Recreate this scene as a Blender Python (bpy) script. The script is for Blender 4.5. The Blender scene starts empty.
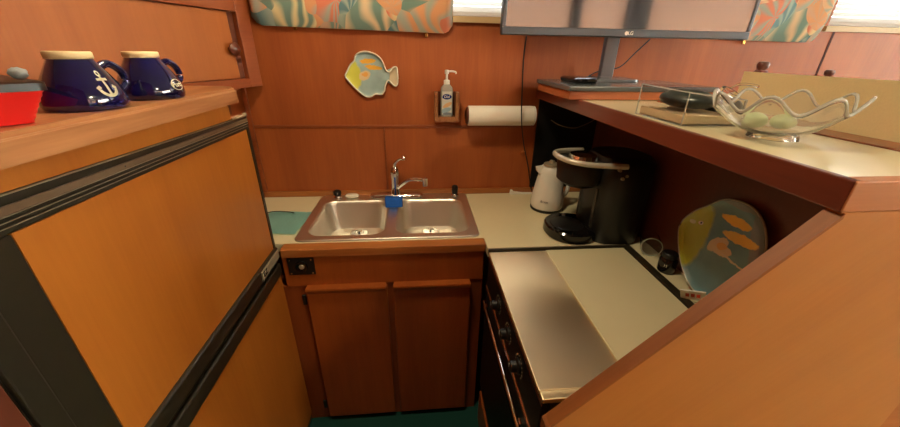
import bpy, bmesh, math, random
from mathutils import Vector, Matrix, Euler
random.seed(4)
PI = math.pi
scn = bpy.context.scene
col = scn.collection
V = Vector

# ------------------------------------------------------------------ materials
def srgb(r, g, b):
    f = lambda c: (c/255/12.92) if c/255 <= .04045 else ((c/255+.055)/1.055)**2.4
    return (f(r), f(g), f(b), 1)

def newmat(name):
    m = bpy.data.materials.new(name); m.use_nodes = True
    nt = m.node_tree
    return m, nt, nt.nodes['Principled BSDF']

def N(nt, t, **k):
    n = nt.nodes.new(t)
    for a, v in k.items(): setattr(n, a, v)
    return n

def plain(name, c, rough=.5, metal=0., coat=0., noise=0., nscale=20., bump=0., spec=None):
    m, nt, b = newmat(name)
    b.inputs['Roughness'].default_value = rough
    b.inputs['Metallic'].default_value = metal
    b.inputs['Coat Weight'].default_value = coat
    if spec is not None: b.inputs['Specular IOR Level'].default_value = spec
    tc = N(nt, 'ShaderNodeTexCoord')
    nz = N(nt, 'ShaderNodeTexNoise'); nz.inputs['Scale'].default_value = nscale; nz.inputs['Detail'].default_value = 4
    nt.links.new(tc.outputs['Object'], nz.inputs['Vector'])
    mx = N(nt, 'ShaderNodeMix', data_type='RGBA')
    nt.links.new(nz.outputs['Fac'], mx.inputs['Factor'])
    c1 = [x*(1-noise) for x in c[:3]]+[1]; c2 = [min(1, x*(1+noise)) for x in c[:3]]+[1]
    mx.inputs['A'].default_value = c1; mx.inputs['B'].default_value = c2
    nt.links.new(mx.outputs['Result'], b.inputs['Base Color'])
    if bump:
        bp = N(nt, 'ShaderNodeBump'); bp.inputs['Strength'].default_value = bump; bp.inputs['Distance'].default_value = .002
        nt.links.new(nz.outputs['Fac'], bp.inputs['Height']); nt.links.new(bp.outputs['Normal'], b.inputs['Normal'])
    return m

def wood(name, c1, c2, axis='Z', rough=.35, coat=.3, scale=1.0, rot=None, contrast=1.0):
    """fine stretched grain with slow figure"""
    m, nt, b = newmat(name)
    tc = N(nt, 'ShaderNodeTexCoord')
    mp = N(nt, 'ShaderNodeMapping')
    if rot: mp.vector_type = 'TEXTURE'; mp.inputs['Rotation'].default_value = rot
    nt.links.new(tc.outputs['Object'], mp.inputs['Vector'])
    def stretched(fine, longw, det, dist):
        s = N(nt, 'ShaderNodeMapping')
        sc = [fine*scale]*3; sc['XYZ'.index(axis)] = longw*scale
        s.inputs['Scale'].default_value = sc
        nt.links.new(mp.outputs['Vector'], s.inputs['Vector'])
        nz = N(nt, 'ShaderNodeTexNoise'); nz.inputs['Scale'].default_value = 1; nz.inputs['Detail'].default_value = det
        nz.inputs['Distortion'].default_value = dist
        nt.links.new(s.outputs['Vector'], nz.inputs['Vector'])
        return nz
    a = stretched(120, 7, 4, .3); g = stretched(7, .9, 3, 1.0)
    ad = N(nt, 'ShaderNodeMath', operation='MULTIPLY_ADD'); ad.inputs[1].default_value = .3
    nt.links.new(a.outputs['Fac'], ad.inputs[0])
    sc2 = N(nt, 'ShaderNodeMath', operation='MULTIPLY'); sc2.inputs[1].default_value = .7
    nt.links.new(g.outputs['Fac'], sc2.inputs[0]); nt.links.new(sc2.outputs[0], ad.inputs[2])
    r = N(nt, 'ShaderNodeValToRGB')
    h = .17/contrast
    r.color_ramp.elements[0].position = .5-h; r.color_ramp.elements[1].position = .5+h
    r.color_ramp.elements[0].color = c1; r.color_ramp.elements[1].color = c2
    nt.links.new(ad.outputs[0], r.inputs['Fac'])
    nt.links.new(r.outputs['Color'], b.inputs['Base Color'])
    b.inputs['Roughness'].default_value = rough
    b.inputs['Coat Weight'].default_value = coat; b.inputs['Coat Roughness'].default_value = .25
    bp = N(nt, 'ShaderNodeBump'); bp.inputs['Strength'].default_value = .04; bp.inputs['Distance'].default_value = .0006
    nt.links.new(a.outputs['Fac'], bp.inputs['Height']); nt.links.new(bp.outputs['Normal'], b.inputs['Normal'])
    return m

def brushed(name, c, rough=.3, axis='X', aniso=.5):
    m, nt, b = newmat(name)
    tc = N(nt, 'ShaderNodeTexCoord'); mp = N(nt, 'ShaderNodeMapping')
    sc = [400, 400, 400]; sc['XYZ'.index(axis)] = 6
    mp.inputs['Scale'].default_value = sc
    nz = N(nt, 'ShaderNodeTexNoise'); nz.inputs['Scale'].default_value = 1; nz.inputs['Detail'].default_value = 2
    nt.links.new(tc.outputs['Object'], mp.inputs['Vector']); nt.links.new(mp.outputs['Vector'], nz.inputs['Vector'])
    n2 = N(nt, 'ShaderNodeTexNoise'); n2.inputs['Scale'].default_value = 3; n2.inputs['Detail'].default_value = 1
    nt.links.new(tc.outputs['Object'], n2.inputs['Vector'])
    mr = N(nt, 'ShaderNodeMapRange'); mr.inputs['To Min'].default_value = rough*.9; mr.inputs['To Max'].default_value = rough*1.12
    nt.links.new(n2.outputs['Fac'], mr.inputs['Value']); nt.links.new(mr.outputs['Result'], b.inputs['Roughness'])
    b.inputs['Base Color'].default_value = c; b.inputs['Metallic'].default_value = 1
    b.inputs['Anisotropic'].default_value = aniso
    bp = N(nt, 'ShaderNodeBump'); bp.inputs['Strength'].default_value = .02; bp.inputs['Distance'].default_value = .0003
    nt.links.new(nz.outputs['Fac'], bp.inputs['Height']); nt.links.new(bp.outputs['Normal'], b.inputs['Normal'])
    return m

def glass(name, c=(1, 1, 1, 1), rough=.0, ior=1.45, alpha=None):
    m, nt, b = newmat(name)
    b.inputs['Base Color'].default_value = c; b.inputs['Roughness'].default_value = rough
    b.inputs['Transmission Weight'].default_value = 1; b.inputs['IOR'].default_value = ior
    return m

def painted(name, base, blobs, rough=.25, coat=.5, wob=.006, axes=('X', 'Z'), noise=.12):
    """hand-painted glaze: ellipses (cx,cy,rx,ry,rot,colour) in object coordinates, wobbly edges"""
    m, nt, b = newmat(name)
    tc = N(nt, 'ShaderNodeTexCoord')
    nz = N(nt, 'ShaderNodeTexNoise'); nz.inputs['Scale'].default_value = 60; nz.inputs['Detail'].default_value = 2
    nt.links.new(tc.outputs['Object'], nz.inputs['Vector'])
    sub = N(nt, 'ShaderNodeVectorMath', operation='SUBTRACT'); sub.inputs[1].default_value = (.5, .5, .5)
    nt.links.new(nz.outputs['Color'], sub.inputs[0])
    scl = N(nt, 'ShaderNodeVectorMath', operation='SCALE'); scl.inputs['Scale'].default_value = wob*2
    nt.links.new(sub.outputs[0], scl.inputs[0])
    add = N(nt, 'ShaderNodeVectorMath', operation='ADD')
    nt.links.new(tc.outputs['Object'], add.inputs[0]); nt.links.new(scl.outputs[0], add.inputs[1])
    n2 = N(nt, 'ShaderNodeTexNoise'); n2.inputs['Scale'].default_value = 25; n2.inputs['Detail'].default_value = 3
    nt.links.new(tc.outputs['Object'], n2.inputs['Vector'])
    cur = N(nt, 'ShaderNodeMix', data_type='RGBA')
    cur.inputs['A'].default_value = [x*(1-noise) for x in base[:3]]+[1]
    cur.inputs['B'].default_value = [min(1, x*(1+noise)) for x in base[:3]]+[1]
    nt.links.new(n2.outputs['Fac'], cur.inputs['Factor'])
    out = cur.outputs['Result']
    sep0 = N(nt, 'ShaderNodeSeparateXYZ'); nt.links.new(add.outputs[0], sep0.inputs[0])
    for cx, cy, rx, ry, rot, c in blobs:
        cmb = N(nt, 'ShaderNodeCombineXYZ')
        nt.links.new(sep0.outputs[axes[0]], cmb.inputs['X']); nt.links.new(sep0.outputs[axes[1]], cmb.inputs['Y'])
        mp = N(nt, 'ShaderNodeMapping', vector_type='TEXTURE')
        mp.inputs['Location'].default_value = (cx, cy, 0); mp.inputs['Rotation'].default_value = (0, 0, rot)
        mp.inputs['Scale'].default_value = (rx, ry, 1)
        nt.links.new(cmb.outputs[0], mp.inputs['Vector'])
        ln = N(nt, 'ShaderNodeVectorMath', operation='LENGTH'); nt.links.new(mp.outputs[0], ln.inputs[0])
        mr = N(nt, 'ShaderNodeMapRange'); mr.inputs['From Min'].default_value = 1.05; mr.inputs['From Max'].default_value = .95
        nt.links.new(ln.outputs['Value'], mr.inputs['Value'])
        mx = N(nt, 'ShaderNodeMix', data_type='RGBA')
        nt.links.new(mr.outputs['Result'], mx.inputs['Factor']); nt.links.new(out, mx.inputs['A']); mx.inputs['B'].default_value = c
        out = mx.outputs['Result']
    nt.links.new(out, b.inputs['Base Color'])
    b.inputs['Roughness'].default_value = rough; b.inputs['Coat Weight'].default_value = coat
    return m

def fabric(name):
    """tropical leaves: distorted bands, colour picked by large cells"""
    m, nt, b = newmat(name)
    tc = N(nt, 'ShaderNodeTexCoord')
    nz = N(nt, 'ShaderNodeTexNoise'); nz.inputs['Scale'].default_value = 5; nz.inputs['Detail'].default_value = 1
    nt.links.new(tc.outputs['Object'], nz.inputs['Vector'])
    sc = N(nt, 'ShaderNodeVectorMath', operation='SCALE'); sc.inputs['Scale'].default_value = .22
    nt.links.new(nz.outputs['Color'], sc.inputs[0])
    ad = N(nt, 'ShaderNodeVectorMath', operation='ADD'); nt.links.new(tc.outputs['Object'], ad.inputs[0]); nt.links.new(sc.outputs[0], ad.inputs[1])
    mp = N(nt, 'ShaderNodeMapping'); mp.inputs['Rotation'].default_value = (0, .6, 0); mp.inputs['Scale'].default_value = (1, 1, .55)
    nt.links.new(ad.outputs[0], mp.inputs['Vector'])
    vo = N(nt, 'ShaderNodeTexVoronoi'); vo.inputs['Scale'].default_value = 8
    nt.links.new(mp.outputs[0], vo.inputs['Vector'])
    sp = N(nt, 'ShaderNodeSeparateColor'); nt.links.new(vo.outputs['Color'], sp.inputs[0])
    def ramp(cols, src):
        r = N(nt, 'ShaderNodeValToRGB'); r.color_ramp.interpolation = 'CONSTANT'
        for i, c in enumerate(cols):
            e = r.color_ramp.elements[0] if i == 0 else r.color_ramp.elements[1] if i == 1 else r.color_ramp.elements.new(i/len(cols))
            e.position = i/len(cols); e.color = srgb(*c)
        nt.links.new(src, r.inputs['Fac']); return r
    ra = ramp([(96, 138, 146), (226, 166, 120), (120, 152, 140), (222, 134, 104), (150, 160, 122), (232, 192, 150)], sp.outputs[0])
    rb = ramp([(164, 184, 172), (240, 214, 172), (214, 172, 140), (170, 190, 180), (236, 222, 170)], sp.outputs[1])
    df = N(nt, 'ShaderNodeVectorMath', operation='SUBTRACT')
    ms = N(nt, 'ShaderNodeVectorMath', operation='SCALE'); ms.inputs['Scale'].default_value = 1
    nt.links.new(mp.outputs[0], df.inputs[0]); nt.links.new(vo.outputs['Position'], df.inputs[1])
    sx_ = N(nt, 'ShaderNodeSeparateXYZ'); nt.links.new(df.outputs[0], sx_.inputs[0])
    zz = N(nt, 'ShaderNodeMath', operation='ADD'); zz.inputs[1].default_value = .06; nt.links.new(sx_.outputs['Z'], zz.inputs[0])
    at = N(nt, 'ShaderNodeMath', operation='ARCTAN2'); nt.links.new(sx_.outputs['X'], at.inputs[0]); nt.links.new(zz.outputs[0], at.inputs[1])
    mu = N(nt, 'ShaderNodeMath', operation='MULTIPLY'); mu.inputs[1].default_value = 8; nt.links.new(at.outputs[0], mu.inputs[0])
    si = N(nt, 'ShaderNodeMath', operation='SINE'); nt.links.new(mu.outputs[0], si.inputs[0])
    mr = N(nt, 'ShaderNodeMapRange'); mr.inputs['From Min'].default_value = -.6; mr.inputs['From Max'].default_value = 1.2
    nt.links.new(si.outputs[0], mr.inputs['Value'])
    mx = N(nt, 'ShaderNodeMix', data_type='RGBA')
    nt.links.new(mr.outputs['Result'], mx.inputs['Factor']); nt.links.new(ra.outputs['Color'], mx.inputs['A']); nt.links.new(rb.outputs['Color'], mx.inputs['B'])
    nt.links.new(mx.outputs['Result'], b.inputs['Base Color'])
    b.inputs['Roughness'].default_value = .85; b.inputs['Sheen Weight'].default_value = .2
    return m

M = {}
M['wall'] = wood('wall mahogany veneer', srgb(148, 72, 26), srgb(176, 94, 38), 'Z', .6, .0, contrast=.8)
M['wall2'] = wood('galley mahogany veneer', srgb(120, 54, 20), srgb(150, 74, 30), 'Z', .38, .2, contrast=.8)
M['trim'] = wood('mahogany trim', srgb(122, 56, 26), srgb(158, 84, 42), 'X', .35, .3)
M['trimY'] = wood('mahogany trim along', srgb(122, 56, 26), srgb(158, 84, 42), 'Y', .35, .3)
M['cab'] = wood('teak cabinet veneer', srgb(138, 66, 22), srgb(166, 86, 32), 'Z', .35, .3, contrast=.8)
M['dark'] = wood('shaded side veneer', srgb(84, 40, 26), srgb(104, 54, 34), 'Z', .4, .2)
M['fridge'] = wood('honey teak fridge panel', srgb(164, 92, 28), srgb(192, 118, 42), 'Z', .4, .15, contrast=.6)
M['edge'] = wood('oak counter edging', srgb(150, 84, 36), srgb(186, 118, 60), 'X', .35, .3)
M['updoor'] = wood('amber teak door panel', srgb(144, 76, 24), srgb(170, 96, 34), 'Z', .55, .0, contrast=.6)
M['upframe'] = wood('teak door frame', srgb(126, 58, 22), srgb(152, 78, 32), 'X', .5, .05, contrast=.8)
M['shelf'] = wood('pale teak shelf', srgb(132, 78, 42), srgb(184, 128, 84), 'Y', .4, .2, contrast=1.3)
M['panel'] = wood('golden teak end panel', srgb(178, 112, 50), srgb(196, 130, 64), 'X', .38, .2, rot=(0, math.radians(-49), 0), contrast=.55)
M['cap'] = wood('sloped teak cap', srgb(130, 72, 28), srgb(158, 94, 40), 'X', .55, .0, rot=(0, math.radians(-49), 0))
M['bar'] = wood('bar front edge', srgb(96, 40, 26), srgb(122, 58, 38), 'Y', .35, .3)
M['barend'] = wood('bar end edge', srgb(168, 100, 48), srgb(194, 126, 68), 'X', .5, .05)
M['board'] = wood('orange teak board', srgb(160, 84, 44), srgb(188, 108, 62), 'X', .35, .3)
M['lam'] = plain('cream laminate', srgb(226, 216, 178), .28, coat=.2, noise=.03, nscale=40)
M['lam2'] = plain('ivory cutting board', srgb(214, 206, 170), .42, noise=.03, nscale=12)
M['ceil'] = plain('off white ceiling', srgb(225, 215, 195), .8, noise=.02)
M['carpet'] = plain('teal carpet', srgb(8, 66, 58), .95, noise=.4, nscale=300, bump=.6)
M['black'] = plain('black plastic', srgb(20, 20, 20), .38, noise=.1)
M['blackgloss'] = plain('gloss black plastic', srgb(12, 12, 13), .12, noise=.1, coat=.4)
M['fframe'] = plain('dark brown-black fridge trim', srgb(42, 37, 26), .35, noise=.12, nscale=60)
M['fband'] = plain('grey brown fridge band', srgb(112, 92, 70), .4, metal=0, noise=.1, nscale=60)
M['ridge'] = plain('satin pewter strip', srgb(160, 148, 124), .3, metal=.25)
M['steel'] = brushed('brushed steel', (.97, .80, .52, 1), .45, 'Y')
M['sink'] = brushed('satin sink steel', (.78, .74, .66, 1), .38, 'X', .2)
M['chrome'] = plain('chrome', (.8, .8, .8, 1), .08, metal=1)
M['enamel'] = plain('black oven enamel', srgb(10, 10, 10), .45, spec=.25)
M['badge'] = plain('silver badge plate', srgb(196, 182, 156), .25, metal=.4)
M['copper'] = plain('copper coloured strip', srgb(200, 130, 90), .25, metal=.9)
M['white'] = plain('white plastic', srgb(232, 230, 222), .35, coat=.2)
M['paper'] = plain('white paper towel', srgb(240, 236, 224), .9, noise=.03, nscale=120, bump=.4)
M['navy'] = plain('cobalt glaze', srgb(10, 10, 58), .1, coat=1, noise=.15)
M['rimglaze'] = plain('bare cream clay rim', srgb(226, 200, 150), .5, noise=.05)
M['cream'] = plain('cream print', srgb(236, 226, 196), .45)
M['red'] = plain('bright red plastic', srgb(232, 40, 34), .35, noise=.06)
M['greycloth'] = plain('grey crumpled wrap', srgb(140, 142, 140), .7, noise=.3, nscale=80, bump=.5)
M['blue'] = plain('blue sponge cloth', srgb(20, 92, 190), .85, noise=.15, nscale=150, bump=.5)
M['teal'] = plain('aqua cloth', srgb(168, 222, 216), .9, noise=.1, nscale=150, bump=.4)
M['soap'] = plain('white soap bar', srgb(232, 226, 208), .5)
M['brass'] = plain('brass', srgb(214, 176, 100), .25, metal=.9)
M['canvas'] = plain('cream canvas', srgb(250, 230, 176), .85, noise=.06, nscale=220, bump=.3)
M['knobwood'] = plain('dark turned wood', srgb(96, 44, 28), .3, coat=.4, noise=.2)
M['bezel'] = plain('slate tv bezel', srgb(70, 80, 92), .3, metal=.2)
M['slab'] = plain('charcoal top', srgb(84, 88, 90), .25, noise=.05, coat=.3)
M['neck'] = plain('charcoal tv neck', srgb(74, 76, 84), .3)
M['blind'] = plain('white blind slat', srgb(240, 238, 232), .6)
M['blind'].node_tree.nodes['Principled BSDF'].inputs['Transmission Weight'].default_value = 0
M['blindwarm'] = plain('rosy cream blind slat', srgb(232, 196, 168), .6)
M['clear'] = glass('clear acrylic', (1, 1, 1, 1), .01, 1.12)
M['bowl'] = glass('clear bowl glass', (1, 1, .98, 1), .02, 1.38)
M['bowl'].node_tree.nodes['Principled BSDF'].inputs['Transmission Weight'].default_value = .96
M['bowl'].node_tree.nodes['Principled BSDF'].inputs['Coat Weight'].default_value = .6
M['pane'] = glass('window glass', (1, 1, 1, 1), 0, 1.02)
M['frost'] = plain('frosted pale green', srgb(206, 222, 176), .35, noise=.25, nscale=60)
M['frost'].node_tree.nodes['Principled BSDF'].inputs['Transmission Weight'].default_value = .35
M['gel'] = plain('clear soap gel bottle', srgb(214, 214, 206), .12, coat=.6)
M['gel'].node_tree.nodes['Principled BSDF'].inputs['Transmission Weight'].default_value = .5
M['notes'] = plain('cream note block', srgb(236, 216, 176), .7)
M['fabric'] = fabric('tropical leaf fabric')
m, nt, b = newmat('tv screen glass')
b.inputs['Base Color'].default_value = (.02, .02, .022, 1); b.inputs['Roughness'].default_value = .06
b.inputs['IOR'].default_value = 2.1
M['screen'] = m
# translucent slats
for k in ('blind', 'blindwarm'):
    nt = M[k].node_tree; b = nt.nodes['Principled BSDF']
    tr = N(nt, 'ShaderNodeBsdfTranslucent'); tr.inputs['Color'].default_value = (.9, .88, .84, 1) if k == 'blind' else (.88, .68, .54, 1)
    ms = N(nt, 'ShaderNodeMixShader'); ms.inputs[0].default_value = .45
    nt.links.new(b.outputs[0], ms.inputs[1]); nt.links.new(tr.outputs[0], ms.inputs[2])
    nt.links.new(ms.outputs[0], nt.nodes['Material Output'].inputs['Surface'])

# ------------------------------------------------------------------ geometry helpers
W = {}
def wmat(o): return W.get(o.name, Matrix())

def obj(name, bm, mat, parent=None, local=False, smooth=None, sub=0):
    """link bm as ONE mesh object.  world coordinates unless local=True"""
    if parent is not None and not local: bm.transform(wmat(parent).inverted())
    bmesh.ops.recalc_face_normals(bm, faces=bm.faces)
    me = bpy.data.meshes.new(name); bm.to_mesh(me); bm.free()
    for mm in (mat if isinstance(mat, (list, tuple)) else [mat]): me.materials.append(mm)
    o = bpy.data.objects.new(name, me); col.objects.link(o)
    if smooth is not None:
        me.polygons.foreach_set('use_smooth', [True]*len(me.polygons))
        try: me.set_sharp_from_angle(angle=math.radians(smooth))
        except Exception: pass
    if sub:
        md = o.modifiers.new('sub', 'SUBSURF'); md.levels = sub; md.render_levels = sub
    if parent is not None:
        o.parent = parent; W[o.name] = wmat(parent)
    return o

def thing(name, label, cat, loc=(0, 0, 0), rotz=0, group=None, rot=None):
    o = bpy.data.objects.new(name, None); col.objects.link(o)
    o.empty_display_size = .05
    o.location = loc; o.rotation_euler = rot if rot else (0, 0, rotz)
    W[o.name] = Matrix.Translation(loc) @ Euler(o.rotation_euler).to_matrix().to_4x4()
    tag(o, label, cat, group); return o

def tag(o, label, cat, group=None):
    o['label'] = label; o['category'] = cat
    if group: o['group'] = group
    return o

def struct(name, bm, mat, parent=None, **k):
    o = obj(name, bm, mat, parent, **k)
    if parent is None: o['kind'] = 'structure'
    return o

def bx(bm, x0, x1, y0, y1, z0, z1, bev=0, seg=2):
    g = bmesh.ops.create_cube(bm, size=1)['verts']
    for v in g: v.co = V(((x0+x1)/2+v.co.x*(x1-x0), (y0+y1)/2+v.co.y*(y1-y0), (z0+z1)/2+v.co.z*(z1-z0)))
    if bev:
        es = {e for v in g for e in v.link_edges}
        bmesh.ops.bevel(bm, geom=list(es), offset=bev, segments=seg, affect='EDGES', profile=.5)
    return bm

def box(x0, x1, y0, y1, z0, z1, bev=0, seg=2): return bx(bmesh.new(), x0, x1, y0, y1, z0, z1, bev, seg)

def prism(bm, pts, a, b, axis='Y', bev=0):
    """polygon pts in the plane across axis, extruded a..b"""
    def P(p, t):
        return V((p[0], t, p[1])) if axis == 'Y' else V((p[0], p[1], t)) if axis == 'Z' else V((t, p[0], p[1]))
    A = [bm.verts.new(P(p, a)) for p in pts]; B = [bm.verts.new(P(p, b)) for p in pts]
    n = len(pts); fs = [bm.faces.new(A), bm.faces.new(B[::-1])]
    for i in range(n): fs.append(bm.faces.new((A[i], B[i], B[(i+1) % n], A[(i+1) % n])))
    if bev: bmesh.ops.bevel(bm, geom=list({e for f in fs for e in f.edges}), offset=bev, segments=2, affect='EDGES')
    return bm

def lathe(prof, c=(0, 0, 0), seg=40, bm=None, axis='Z', cap=True):
    bm = bm or bmesh.new(); rings = []
    def P(r, z, t):
        x, y = r*math.cos(t), r*math.sin(t)
        v = (x, y, z) if axis == 'Z' else (z, x, y) if axis == 'X' else (x, z, y)
        return V(v)+V(c)
    for r, z in prof:
        rings.append([bm.verts.new(P(r, z, 2*PI*i/seg)) for i in range(seg)])
    for a, b in zip(rings, rings[1:]):
        for i in range(seg): bm.faces.new((a[i], a[(i+1) % seg], b[(i+1) % seg], b[i]))
    if cap:
        if prof[0][0] > 1e-5: bm.faces.new(rings[0][::-1])
        if prof[-1][0] > 1e-5: bm.faces.new(rings[-1])
    return bm

def spline(pts, n=8):
    P = [V(p) for p in pts]; out = []
    for i in range(len(P)-1):
        p0 = P[max(i-1, 0)]; p1 = P[i]; p2 = P[i+1]; p3 = P[min(i+2, len(P)-1)]
        for k in range(n):
            t = k/n
            out.append(.5*((2*p1)+(p2-p0)*t+(2*p0-5*p1+4*p2-p3)*t*t+(3*p1-p0-3*p2+p3)*t**3))
    out.append(P[-1]); return out

def tube(pts, r, seg=10, bm=None, n=8, smooth=True, closed=False):
    bm = bm or bmesh.new()
    P = spline(pts, n) if smooth else [V(p) for p in pts]
    if closed: P = P[:-1]
    L = len(P); rings = []
    up = V((0, 0, 1))
    for i, p in enumerate(P):
        d = (P[(i+1) % L]-P[i-1]) if closed else (P[min(i+1, L-1)]-P[max(i-1, 0)])
        d.normalize()
        s = d.cross(up)
        if s.length < .05: s = d.cross(V((1, 0, 0)))
        s.normalize(); u = s.cross(d)
        t = i/max(L-1, 1)
        rr = r(t) if callable(r) else r
        rings.append([bm.verts.new(p+s*math.cos(2*PI*k/seg)*rr+u*math.sin(2*PI*k/seg)*rr) for k in range(seg)])
    m = L if closed else L-1
    for i in range(m):
        a, b = rings[i], rings[(i+1) % L]
        for k in range(seg): bm.faces.new((a[k], a[(k+1) % seg], b[(k+1) % seg], b[k]))
    if not closed: bm.faces.new(rings[0][::-1]); bm.faces.new(rings[-1])
    return bm

def rrect(x0, x1, y0, y1, r, z, seg=6):
    out = []
    for cx, cy, a in ((x1-r, y1-r, 0), (x0+r, y1-r, PI/2), (x0+r, y0+r, PI), (x1-r, y0+r, 3*PI/2)):
        for k in range(seg+1):
            t = a+PI/2*k/seg; out.append(V((cx+r*math.cos(t), cy+r*math.sin(t), z)))
    return out

def loft(bm, loops, cap0=True, cap1=True):
    R = [[bm.verts.new(p) for p in L] for L in loops]; n = len(R[0])
    for a, b in zip(R, R[1:]):
        for i in range(n): bm.faces.new((a[i], a[(i+1) % n], b[(i+1) % n], b[i]))
    if cap0: bm.faces.new(R[0][::-1])
    if cap1: bm.faces.new(R[-1])
    return R

def text(name, s, size, mat, parent, mtx, ext=.0006, local=False):
    cu = bpy.data.curves.new(name, 'FONT'); cu.body = s; cu.size = size; cu.extrude = ext; cu.align_x = 'CENTER'; cu.align_y = 'CENTER'
    t = bpy.data.objects.new('tmp', cu); col.objects.link(t)
    dg = bpy.context.evaluated_depsgraph_get(); me = bpy.data.meshes.new_from_object(t.evaluated_get(dg))
    bpy.data.objects.remove(t)
    bm = bmesh.new(); bm.from_mesh(me); bm.transform(mtx); bpy.data.meshes.remove(me)
    return obj(name, bm, mat, parent, local=local)

def frame3(o, x, z):
    """matrix: local x along x, local z (facing) along z, at o"""
    x = V(x).normalized(); z = V(z).normalized(); y = z.cross(x).normalized(); x = y.cross(z)
    m = Matrix((x, y, z)).transposed().to_4x4(); m.translation = V(o); return m

# ------------------------------------------------------------------ the room shell
WY = 1.62
CEIL = 2.35
bm = bmesh.new()
bx(bm, -1.4, .87, -2.3, WY+.1, -.06, 0); bx(bm, .87, 5.2, -2.3, WY+.1, -.06, .5)
struct('floor', bm, M['carpet'])
struct('ceiling', box(-1.4, 5.2, -2.3, WY+.1, CEIL, CEIL+.06), M['ceil'])

def wall_with_holes(name, axis, at, thick, a0, a1, z0, z1, holes, mat):
    """holes: (a,b,zlo,zhi) all sharing zlo, zhi"""
    bm = bmesh.new()
    def B(a, b, c, d):
        if axis == 'Y': bx(bm, a, b, at, at+thick, c, d)
        else: bx(bm, at, at+thick, a, b, c, d)
    if holes:
        zl, zh = holes[0][2], holes[0][3]
        B(a0, a1, z0, zl); B(a0, a1, zh, z1)
        p = a0
        for h in holes: B(p, h[0], zl, zh); p = h[1]
        B(p, a1, zl, zh)
    else: B(a0, a1, z0, z1)
    return struct(name, bm, mat)

ZW0, ZW1 = 1.675, 2.15
M['nearwall'] = plain('blue grey saloon wall covering', srgb(140, 144, 150), .8)
wall_with_holes('wall_back', 'Y', WY, .1, -1.4, 5.2, 0, CEIL, [(-.58, 1.32, ZW0, ZW1), (1.85, 3.6, ZW0, ZW1)], M['wall'])
wall_with_holes('wall_near', 'Y', -2.3, .1, -1.4, 5.2, 0, CEIL, [(.5, 2.0, 1.4, 2.3), (2.12, 2.75, 1.4, 2.3), (3.05, 4.9, 1.4, 2.3)], M['nearwall'])
wall_with_holes('wall_right', 'X', 5.1, .1, -2.2, WY, .0, CEIL, [(-1.8, 1.3, 1.4, 2.15)], M['wall'])
bm = box(-1.4, -1.32, -2.2, WY, 0, CEIL)
bx(bm, -1.32, -.734, 1.103, WY, 0, 1.398)          # boxed-in hull side beside the sink
struct('wall_left', bm, M['wall2'])
struct('aft_light_block', box(-1.32, .42, -.46, -.40, 0, CEIL), M['wall2'])  # unseen wall added behind the camera to keep light off the cabinets
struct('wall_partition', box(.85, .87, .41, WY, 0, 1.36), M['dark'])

def window(name, axis, at, a, b, zl, zh, matf, sill=True, inward=-1):
    f = .028
    bm = bmesh.new()
    def B(bmm, p, q, c, d, o0, o1):
        lo, hi = sorted((at+o0*inward, at+o1*inward))
        if axis == 'Y': bx(bmm, p, q, lo, hi, c, d)
        else: bx(bmm, lo, hi, p, q, c, d)
    B(bm, a, b, zl, zl+f, -.09, -.05); B(bm, a, b, zh-f, zh, -.09, -.05)
    B(bm, a, a+f, zl+f, zh-f, -.09, -.05); B(bm, b-f, b, zl+f, zh-f, -.09, -.05)
    fr = struct(name, bm, matf)
    bm = bmesh.new(); B(bm, a+f, b-f, zl+f, zh-f, -.072, -.068)
    obj('pane', bm, M['pane'], fr)
    if sill:
        bm = bmesh.new(); B(bm, a-.02, b+.02, zl-.022, zl, .0, .016)
        obj('window_sill', bm, M['lamtrim'], fr)
    return fr
M['lamtrim'] = plain('cream window trim', srgb(206, 178, 132), .5)
M['winframe'] = plain('aluminium frame', srgb(190, 190, 186), .35, metal=.6)
window('window_1', 'Y', WY, -.58, 1.32, ZW0, ZW1, M['winframe'])
window('window_2', 'Y', WY, 1.85, 3.6, ZW0, ZW1, M['winframe'])
window('window_3', 'Y', -2.2, .5, 2.0, 1.4, 2.3, M['winframe'], inward=1)
window('window_4', 'Y', -2.2, 2.12, 2.75, 1.4, 2.3, M['winframe'], inward=1)
window('window_5', 'Y', -2.2, 3.05, 4.9, 1.4, 2.3, M['winframe'], inward=1)
window('window_6', 'X', 5.1, -1.8, 1.3, 1.4, 2.15, M['winframe'], inward=-1)

def blind(label, y, a, b, zl, zh, mat, pitch=.021, tilt=.9, side=1):
    t = thing('window_blind', label, 'blind', ((a+b)/2, y, zh), 0, None)
    bm = bmesh.new(); z = zl+.03
    while z < zh-.03:
        w = .0125; dy, dz = w*math.cos(tilt), w*math.sin(tilt)*side
        vs = [bm.verts.new((xx, y+s*dy, z+s*dz)) for xx, s in ((a, -1), (b, -1), (b, 1), (a, 1))]
        f = bm.faces.new(vs); z += pitch
    r = bmesh.ops.solidify(bm, geom=bm.faces[:], thickness=.0008)
    obj('slats', bm, mat, t)
    obj('bottom_rail', box(a, b, y-.012, y+.012, zl+.004, zl+.02, .003), mat, t)
    obj('head_rail', box(a, b, y-.015, y+.015, zh-.03, zh-.002, .003), mat, t)
    return t
blind('white slatted blind between the left fabric valance and the television', WY+.028, -.57, 1.31, ZW0, ZW1, M['blind'])
blind('white slatted blind at the top right, right of the fabric valance', WY+.028, 1.86, 3.59, ZW0, ZW1, M['blind'])
for a, b, s in ((.51, 1.99, 'first'), (2.13, 2.74, 'middle'), (3.06, 4.89, 'last')):
    blind('rosy cream slatted blind behind the camera, %s of three in the saloon wall' % s, -2.2-.03, a, b, 1.4, 2.3, M['blindwarm'], pitch=.023, tilt=1.25, side=-1)

M['groove'] = plain('dark panel joint', srgb(70, 30, 20), .9)
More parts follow.
